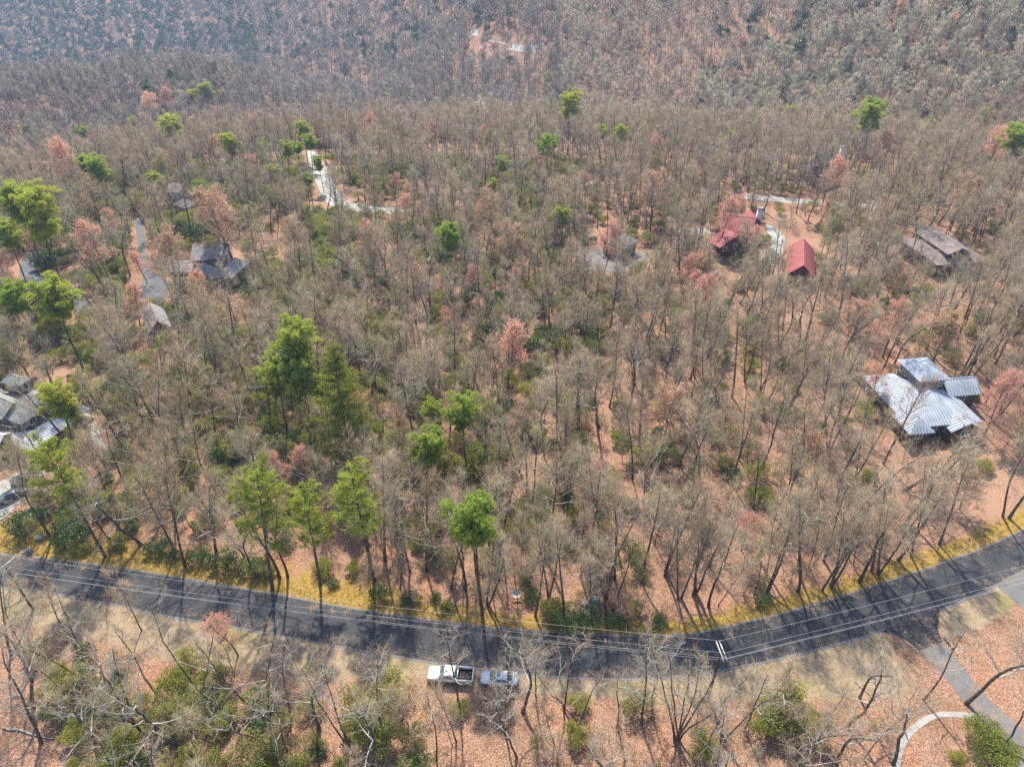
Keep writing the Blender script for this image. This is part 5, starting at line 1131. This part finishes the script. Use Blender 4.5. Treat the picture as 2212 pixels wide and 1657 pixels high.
# ------------------------------------------------------------------ person on the road
M_cloth = plain('dark_clothes', (.02, .018, .035), .9); M_skin = plain('skin', (.45, .28, .20), .6); M_hair = plain('dark_hair', (.03, .02, .015), .7)
def person(loc, rz, label):
    J = {'pelvis': (0, 0, .95, .15), 'belly': (0, .01, 1.12, .145), 'chest': (0, .01, 1.33, .165), 'neck': (0, 0, 1.50, .06), 'head': (.01, .02, 1.60, .085), 'crown': (.0, .02, 1.70, .085)}
    E_ = [('pelvis', 'belly'), ('belly', 'chest'), ('chest', 'neck'), ('neck', 'head'), ('head', 'crown')]
    for s, n in ((-1, 'l'), (1, 'r')):
        J.update({f'hip{n}': (s * .10, 0, .90, .105), f'knee{n}': (s * .11, .02, .50, .068), f'ankle{n}': (s * .115, -.01, .09, .045), f'toe{n}': (s * .13, .15, .035, .038),
                  f'shoulder{n}': (s * .19, 0, 1.42, .065), f'elbow{n}': (s * .25, .02, 1.15, .048), f'wrist{n}': (s * .14, .25, 1.12, .032), f'palm{n}': (s * .10, .32, 1.13, .034)})
        E_ += [('pelvis', f'hip{n}'), (f'hip{n}', f'knee{n}'), (f'knee{n}', f'ankle{n}'), (f'ankle{n}', f'toe{n}'), ('chest', f'shoulder{n}'), (f'shoulder{n}', f'elbow{n}'), (f'elbow{n}', f'wrist{n}'), (f'wrist{n}', f'palm{n}')]
        for k, (dx, L) in enumerate(((-.026, .06), (-.009, .07), (.009, .068), (.026, .055))):
            J[f'f{k}{n}'] = (s * .10 + dx, .355, 1.13, .009); J[f'g{k}{n}'] = (s * .10 + dx, .355 + L, 1.115, .008); E_ += [(f'palm{n}', f'f{k}{n}'), (f'f{k}{n}', f'g{k}{n}')]
        J[f't{n}'] = (s * .10 - s * .045, .335, 1.145, .010); J[f'u{n}'] = (s * .10 - s * .05, .38, 1.15, .009); E_ += [(f'palm{n}', f't{n}'), (f't{n}', f'u{n}')]
    names = list(J); me = bpy.data.meshes.new('person'); me.from_pydata([J[n][:3] for n in names], [(names.index(a), names.index(b_)) for a, b_ in E_], [])
    o = ob('person', me, None, loc, rz); sk = o.modifiers.new('skin', 'SKIN'); o.modifiers.new('smooth', 'SUBSURF').levels = 1
    for i, n in enumerate(names): me.skin_vertices[0].data[i].radius = (J[n][3],) * 2; me.skin_vertices[0].data[i].use_root = n == 'pelvis'
    bpy.context.view_layer.update(); ev = o.evaluated_get(bpy.context.evaluated_depsgraph_get()); nm = bpy.data.meshes.new_from_object(ev); o.modifiers.clear(); o.data = nm
    nm.materials.clear(); nm.materials.append(M_cloth); nm.materials.append(M_skin)
    for p_ in nm.polygons:
        c = p_.center; p_.use_smooth = True
        if c.z > 1.49 or (c.y > .26 and c.z > 1.0): p_.material_index = 1
    tag(o, label, 'person')
    mb = MB(); a = np.linspace(0, 2 * math.pi, 13)[:-1]; V = [(.01 + .102 * math.cos(t) * math.cos(f), .005 + .108 * math.sin(t) * math.cos(f), 1.665 + .11 * math.sin(f)) for f in np.linspace(-.25, 1.5, 6) for t in a]
    mb.add(V, [[i * 12 + j, i * 12 + (j + 1) % 12, (i + 1) * 12 + (j + 1) % 12, (i + 1) * 12 + j] for i in range(5) for j in range(12)]); part(o, 'hair', mb, M_hair, True)
    for s in (-1, 1): mb = MB(); tube(mb, [(.01 + s * .033, .105, 1.63), (.01 + s * .033, .118, 1.63)], .011, 6); part(o, 'eye', mb, M_hair)
    mb = MB(); tube(mb, [(.01, .10, 1.625), (.01, .132, 1.60)], [.01, .016], 6); part(o, 'nose', mb, M_skin)
    return o
q = g2(1094, 1432); person((q[0], q[1], .012), rad(60), 'person in dark clothes standing on the road beside the sedan')

# ------------------------------------------------------------------ poles and wires
M_pole = wood_mat('pole_wood', [(.3, (.06, .045, .035)), (.7, (.16, .125, .10))], 3.0, [(0, (1, 1, 1)), (1, (1, 1, 1))]); M_arm = plain('weathered_crossarm', (.60, .59, .56), .8); M_ins = plain('insulator', (.55, .56, .58), .3); M_wire = plain('wire', (.62, .62, .63), .5, .4, .05)
def pole(xy, label, ang, H=10.2, arms=1, lean=(0, 0)):
    r = thing('utility_pole', label, 'pole', (xy[0], xy[1], 0)); mb = MB(); tube(mb, [(0, 0, -.5), (0, 0, H * .5), (0, 0, H)], [.17, .15, .11], 10); part(r, 'shaft', mb, M_pole)
    d = np.array([math.cos(ang), math.sin(ang), 0]); nrm = np.array([-d[1], d[0], 0]); tops = []
    for k in range(arms):
        off = nrm * (.16 + .05) * (1 if k else -1); mb = MB(); box(mb, off + [0, 0, H - .35], (2.7, .11, .13), 0, ang); part(r, 'crossarm', mb, M_arm)
    for t in (-1.2, -.45, 1.2):
        mb = MB(); p = d * t - nrm * .21 + [0, 0, H - .28]; tube(mb, [p, p + [0, 0, .1], p + [0, 0, .18], p + [0, 0, .26]], [.03, .06, .06, .03], 8); part(r, 'insulator', mb, M_ins); tops.append(p + [xy[0], xy[1], .26])
    for s in (-1, 1): mb = MB(); tube(mb, [nrm * -.12 + [0, 0, H - 1.1], d * s * .9 - nrm * .21 + [0, 0, H - .42]], .022, 5); part(r, 'brace', mb, M_arm)
    mb = MB(); p = nrm * -.17 + [0, 0, H - 1.5]; tube(mb, [p + [0, 0, -.3], p + [0, 0, .3]], .06, 8); part(r, 'bracket', mb, M_ins)
    return tops
pA = g2(72, 1318); pB = g2(1529, 1508); dAB = pB - pA; aAB = math.atan2(dAB[1], dAB[0]) + math.pi / 2
pL = np.array([-150.0, 80.0]); pR = np.array([112.0, 74.0])
tA = pole(pA, 'utility pole with one crossarm at the road bend by the sandy verge', aAB - .25, 10.3)
tB = pole(pB, 'utility pole with paired white crossarms among bare limbs below the road', aAB + .25, 10.6, 2)
tL = pole(pL, 'utility pole far along the road past the bend', aAB, 10.3); tR = pole(pR, 'utility pole beyond the lawn by the side lane', aAB + .3, 10.3)
def wire(a, b_, sag, label, lo=0.0, r_=.012):
    t = np.linspace(0, 1, 25)[:, None]; P = np.array(a) * (1 - t) + np.array(b_) * t - np.c_[np.zeros((25, 2)), 4 * sag * t * (1 - t)] - [0, 0, lo]
    mb = MB(); tube(mb, P, r_, 5); tag(ob('power_line', mb.mesh('power_line', [M_wire])), label, 'wire', 'overhead lines along the road')
for i, nm in enumerate(('outer wire on the road side', 'middle wire', 'outer wire on the verge side')):
    i2 = i
    wire(tA[i2], tB[i2], 1.1, f'{nm} strung between the bend pole and the paired-crossarm pole'); wire(tB[i2], tR[i2], 1.0, f'{nm} strung from the paired-crossarm pole past the lawn'); wire(tL[i2], tA[i2], 1.0, f'{nm} strung to the bend pole from beyond the road end')
wire((pA[0], pA[1], 8.4), (pB[0], pB[1], 8.5), 1.1, 'lower single cable between the two roadside poles', 0, .012); wire((pB[0], pB[1], 8.5), (pR[0], pR[1], 8.4), 1.0, 'lower single cable running past the lawn', 0, .012)

# ------------------------------------------------------------------ small things
M_gbox = plain('green_cabinet', (.20, .27, .24), .6); M_dish = plain('pale_dish', (.72, .71, .66), .5)
q = g2(1285, 1304); r = thing('utility_box', 'green metal utility box above the dark laurel', 'utility box', (q[0], q[1], 0), .05)
mb = MB(); box(mb, (0, 0, .55), (1.15, 1.0, 1.1)); part(r, 'cabinet', mb, M_gbox); mb = MB(); box(mb, (0, 0, 1.13), (1.27, 1.12, .10)); part(r, 'lid', mb, M_gbox); mb = MB(); box(mb, (0, -.52, .5), (.9, .04, .85)); dr = part(r, 'door', mb, M_gbox); mb = MB(); box(mb, (.3, -.56, .55), (.06, .05, .18)); part(dr, 'handle', mb, M_black); mb = MB(); box(mb, (0, 0, .03), (1.4, 1.25, .1)); part(r, 'plinth', mb, M_stone)
q = g2(88, 1162); r = thing('utility_box', 'small white cabinet beside the dark evergreen bush', 'utility box', (q[0], q[1], 0), .2)
mb = MB(); box(mb, (0, 0, .4), (.9, .6, .8)); part(r, 'cabinet', mb, M_white); mb = MB(); box(mb, (0, 0, .83), (1.0, .7, .07)); part(r, 'lid', mb, M_white)
q = g2(1116, 1290); r = thing('satellite_dish', 'pale round dish on a short post among the roadside trunks', 'dish', (q[0], q[1], 0), 0)
mb = MB(); tube(mb, [(0, .1, -.1), (0, .1, .8)], .045, 8); part(r, 'post', mb, M_rim)
mb = MB(); a = np.linspace(0, 2 * math.pi, 21)[:-1]; rr = [.05, .3, .55, .72]; V = []
for k, q_ in enumerate(rr):
    for t in a: u = np.array([q_ * math.cos(t), q_ * math.sin(t) * .8, .25 * (q_ / .72) ** 2]); el = rad(38); V.append((u[0], u[1] * math.cos(el) - u[2] * math.sin(el), .85 + u[1] * math.sin(el) + u[2] * math.cos(el)))
mb.add(V, [[i * 20 + j, i * 20 + (j + 1) % 20, (i + 1) * 20 + (j + 1) % 20, (i + 1) * 20 + j] for i in range(3) for j in range(20)]); mb.add(V, [list(range(20))]); part(r, 'dish', mb, M_dish, True)
mb = MB(); tube(mb, [(0, -.1, .8), (0, -.55, 1.2)], .02, 5); box(mb, (0, -.57, 1.22), (.1, .14, .1)); part(r, 'feed_arm', mb, M_rim)
def boulder(xy, s, seed, label):
    r_ = np.random.default_rng(seed); mb = MB(); V = []; F = []
    for i, f in enumerate(np.linspace(-1.2, 1.5, 6)):
        for j in range(9): t = j * 6.283 / 9; V.append(np.array([math.cos(t) * math.cos(f), math.sin(t) * math.cos(f) * .8, math.sin(f) * .6]) * s * r_.uniform(.82, 1.15))
    F = [[i * 9 + j, i * 9 + (j + 1) % 9, (i + 1) * 9 + (j + 1) % 9, (i + 1) * 9 + j] for i in range(5) for j in range(9)]; mb.add(V, F); mb.add(V, [list(range(45, 54))])
    tag(ob('boulder', mb.mesh('boulder', [M_stone]), None, (xy[0], xy[1], float(T(*xy)) + s * .2)), label, 'rock')
boulder(g2(1266, 1305), .75, 1, 'pale boulder beside the green utility box'); boulder(g2(*c6((270, 690))[0]), .6, 3, 'pale boulder among the trunks below the road'); boulder(g2(470, 1269), .22, 5, 'small pale stone on the edge of the asphalt')
M_log = wood_mat('bleached_log', [(.3, (.30, .26, .21)), (.7, (.56, .51, .44))], 2, [(0, (1, 1, 1)), (1, (1, 1, 1))])
def log(a, b_, r_, label, mat=None):
    A, B = np.array([*g2(*a), r_ * .8]), np.array([*g2(*b_), r_ * .8]); k = np.random.default_rng(int(a[0])); t = np.linspace(0, 1, 8)[:, None]; P = A * (1 - t) + B * t + k.normal(size=(8, 3)) * [.12, .12, .02]
    mb = MB(); tube(mb, P, np.linspace(r_, r_ * .5, 8) * k.uniform(.85, 1.15, 8), 8)
    for i in (2, 4, 5): tube(mb, [P[i], P[i] + norm(k.normal(size=3)) * [1, 1, .3] * .9 + [0, 0, .25]], [r_ * .4, .02], 5, 0, False)
    tag(ob('fallen_log', mb.mesh('fallen_log', [mat or M_log])), label, 'log')
log(*c6((1740, 325), (1805, 425)), .24, 'bleached fallen log at the edge of the asphalt apron'); log(*c4((20, 870), (330, 930)), .16, 'pale fallen limb in the undergrowth below the bend'); log(*c5((1010, 740), (930, 835)), .12, 'fallen branch on the leaf litter below the white sedan'); log(*c5((230, 945), (410, 1060)), .13, 'curved dead limb among bushes below the road'); log(*c6((1190, 600), (1310, 690)), .10, 'thin fallen branch on the slope by the pale-limbed tree'); log(*c2((520, 740), (650, 830)), .13, 'dead limb caught among trunks above the road edge')
# guard rail along the concrete road
GR = resample(pts([(677, 317), (690, 333), (705, 354), (720, 376), (733, 391)]), 24); r = thing('guard_rail', 'dark guard rail along the pale concrete road', 'guard rail', (0, 0, 0)); mb = MB(); Z = T(GR[:, 0], GR[:, 1])
tube(mb, np.c_[GR, Z + .75], .16, 6); part(r, 'rail', mb, M_wood)
pm = MB(); box(pm, (0, 0, .35), (.2, .2, .9)); pme = pm.mesh('post', [M_wood])
for (a, b_), z in zip(GR[::1], Z): ob('post', pme, r, (a + .0, b_ + .22, z))
# rail fence by the porch house
FN = resample(pts([(191, 992), (235, 986), (290, 975)]), 9); r = thing('rail_fence', 'low pale rail fence below the garden path', 'fence', (0, 0, 0))
for k in (.35, .75):
    for (a, b_) in zip(FN[:-1], FN[1:]): mb = MB(); tube(mb, [(*a, k + float(T(*a))), (*b_, k + float(T(*b_)))], .06, 5); part(r, 'rail', mb, M_log)
pm = MB(); box(pm, (0, 0, .4), (.14, .14, 1.0)); pme = pm.mesh('post', [M_log])
for a, b_ in FN: ob('post', pme, r, (a, b_, float(T(a, b_))))
# garden seat in the clearing by the porch house, propane tank near the red house
q = g2(152, 820); r = thing('garden_chair', 'dark garden chair with pale cushion in the small sandy clearing', 'chair', (q[0], q[1], float(T(*q))), .4)
mb = MB(); box(mb, (0, 0, .42), (1.1, .6, .08)); part(r, 'seat', mb, M_cardark); mb = MB(); box(mb, (0, .3, .75), (1.1, .08, .6)); part(r, 'backrest', mb, M_cardark); mb = MB(); box(mb, (0, -.02, .51), (.9, .5, .1)); part(r, 'cushion', mb, M_dish)
for sx_ in (-.48, .48):
    for sy_ in (-.24, .24): mb = MB(); box(mb, (sx_, sy_, .19), (.07, .07, .42)); part(r, 'leg', mb, M_cardark)
q = g2(1768, 602)[:2] if False else g2(1546, 600); r = thing('gas_tank', 'small white upright gas tank among trunks near the red-roofed house', 'tank', (q[0], q[1], float(T(*q))))
mb = MB(); tube(mb, [(0, 0, .15), (0, 0, .3), (0, 0, 1.6), (0, 0, 1.85), (0, 0, 1.9)], [.35, .5, .5, .3, .1], 14); part(r, 'tank', mb, M_white, True); mb = MB(); box(mb, (0, 0, .1), (.9, .9, .25)); part(r, 'base', mb, M_stone); mb = MB(); tube(mb, [(0, 0, 1.85), (0, 0, 2.05)], .14, 8); part(r, 'valve_cap', mb, M_white)
# culvert slab on the verge
q = g2(*c1((165, 685))[0]); r = thing('drain_cover', 'grey concrete drain cover in the golden verge', 'drain', (q[0], q[1], 0), .3); mb = MB(); box(mb, (0, 0, .06), (1.5, 1.6, .16)); part(r, 'slab', mb, M_drive); mb = MB(); box(mb, (0, -.3, .15), (.9, .5, .04)); part(r, 'grate', mb, M_black)

# ------------------------------------------------------------------ haze
m = bpy.data.materials.new('haze'); m.use_nodes = True; hn = m.node_tree; hn.nodes.remove(hn.nodes['Principled BSDF'])
v = hn.nodes.new('ShaderNodeVolumePrincipled'); v.inputs['Density'].default_value = .00019; v.inputs['Color'].default_value = (.50, .68, .98, 1); v.inputs['Anisotropy'].default_value = .2
hn.links.new(v.outputs[0], hn.nodes['Material Output'].inputs['Volume'])
mb = MB(); box(mb, (0, 1290, 80), (5300, 3260, 560)); hz = tag(ob('haze', mb.mesh('haze', [m])), 'thin blue spring haze over the far hills', None, None, 'stuff')
print('objects', len(SC.objects), 'tris', sum(len(me.loop_triangles) or sum(len(p.vertices) - 2 for p in me.polygons) for me in bpy.data.meshes if me.users and len(me.polygons) < 5000))
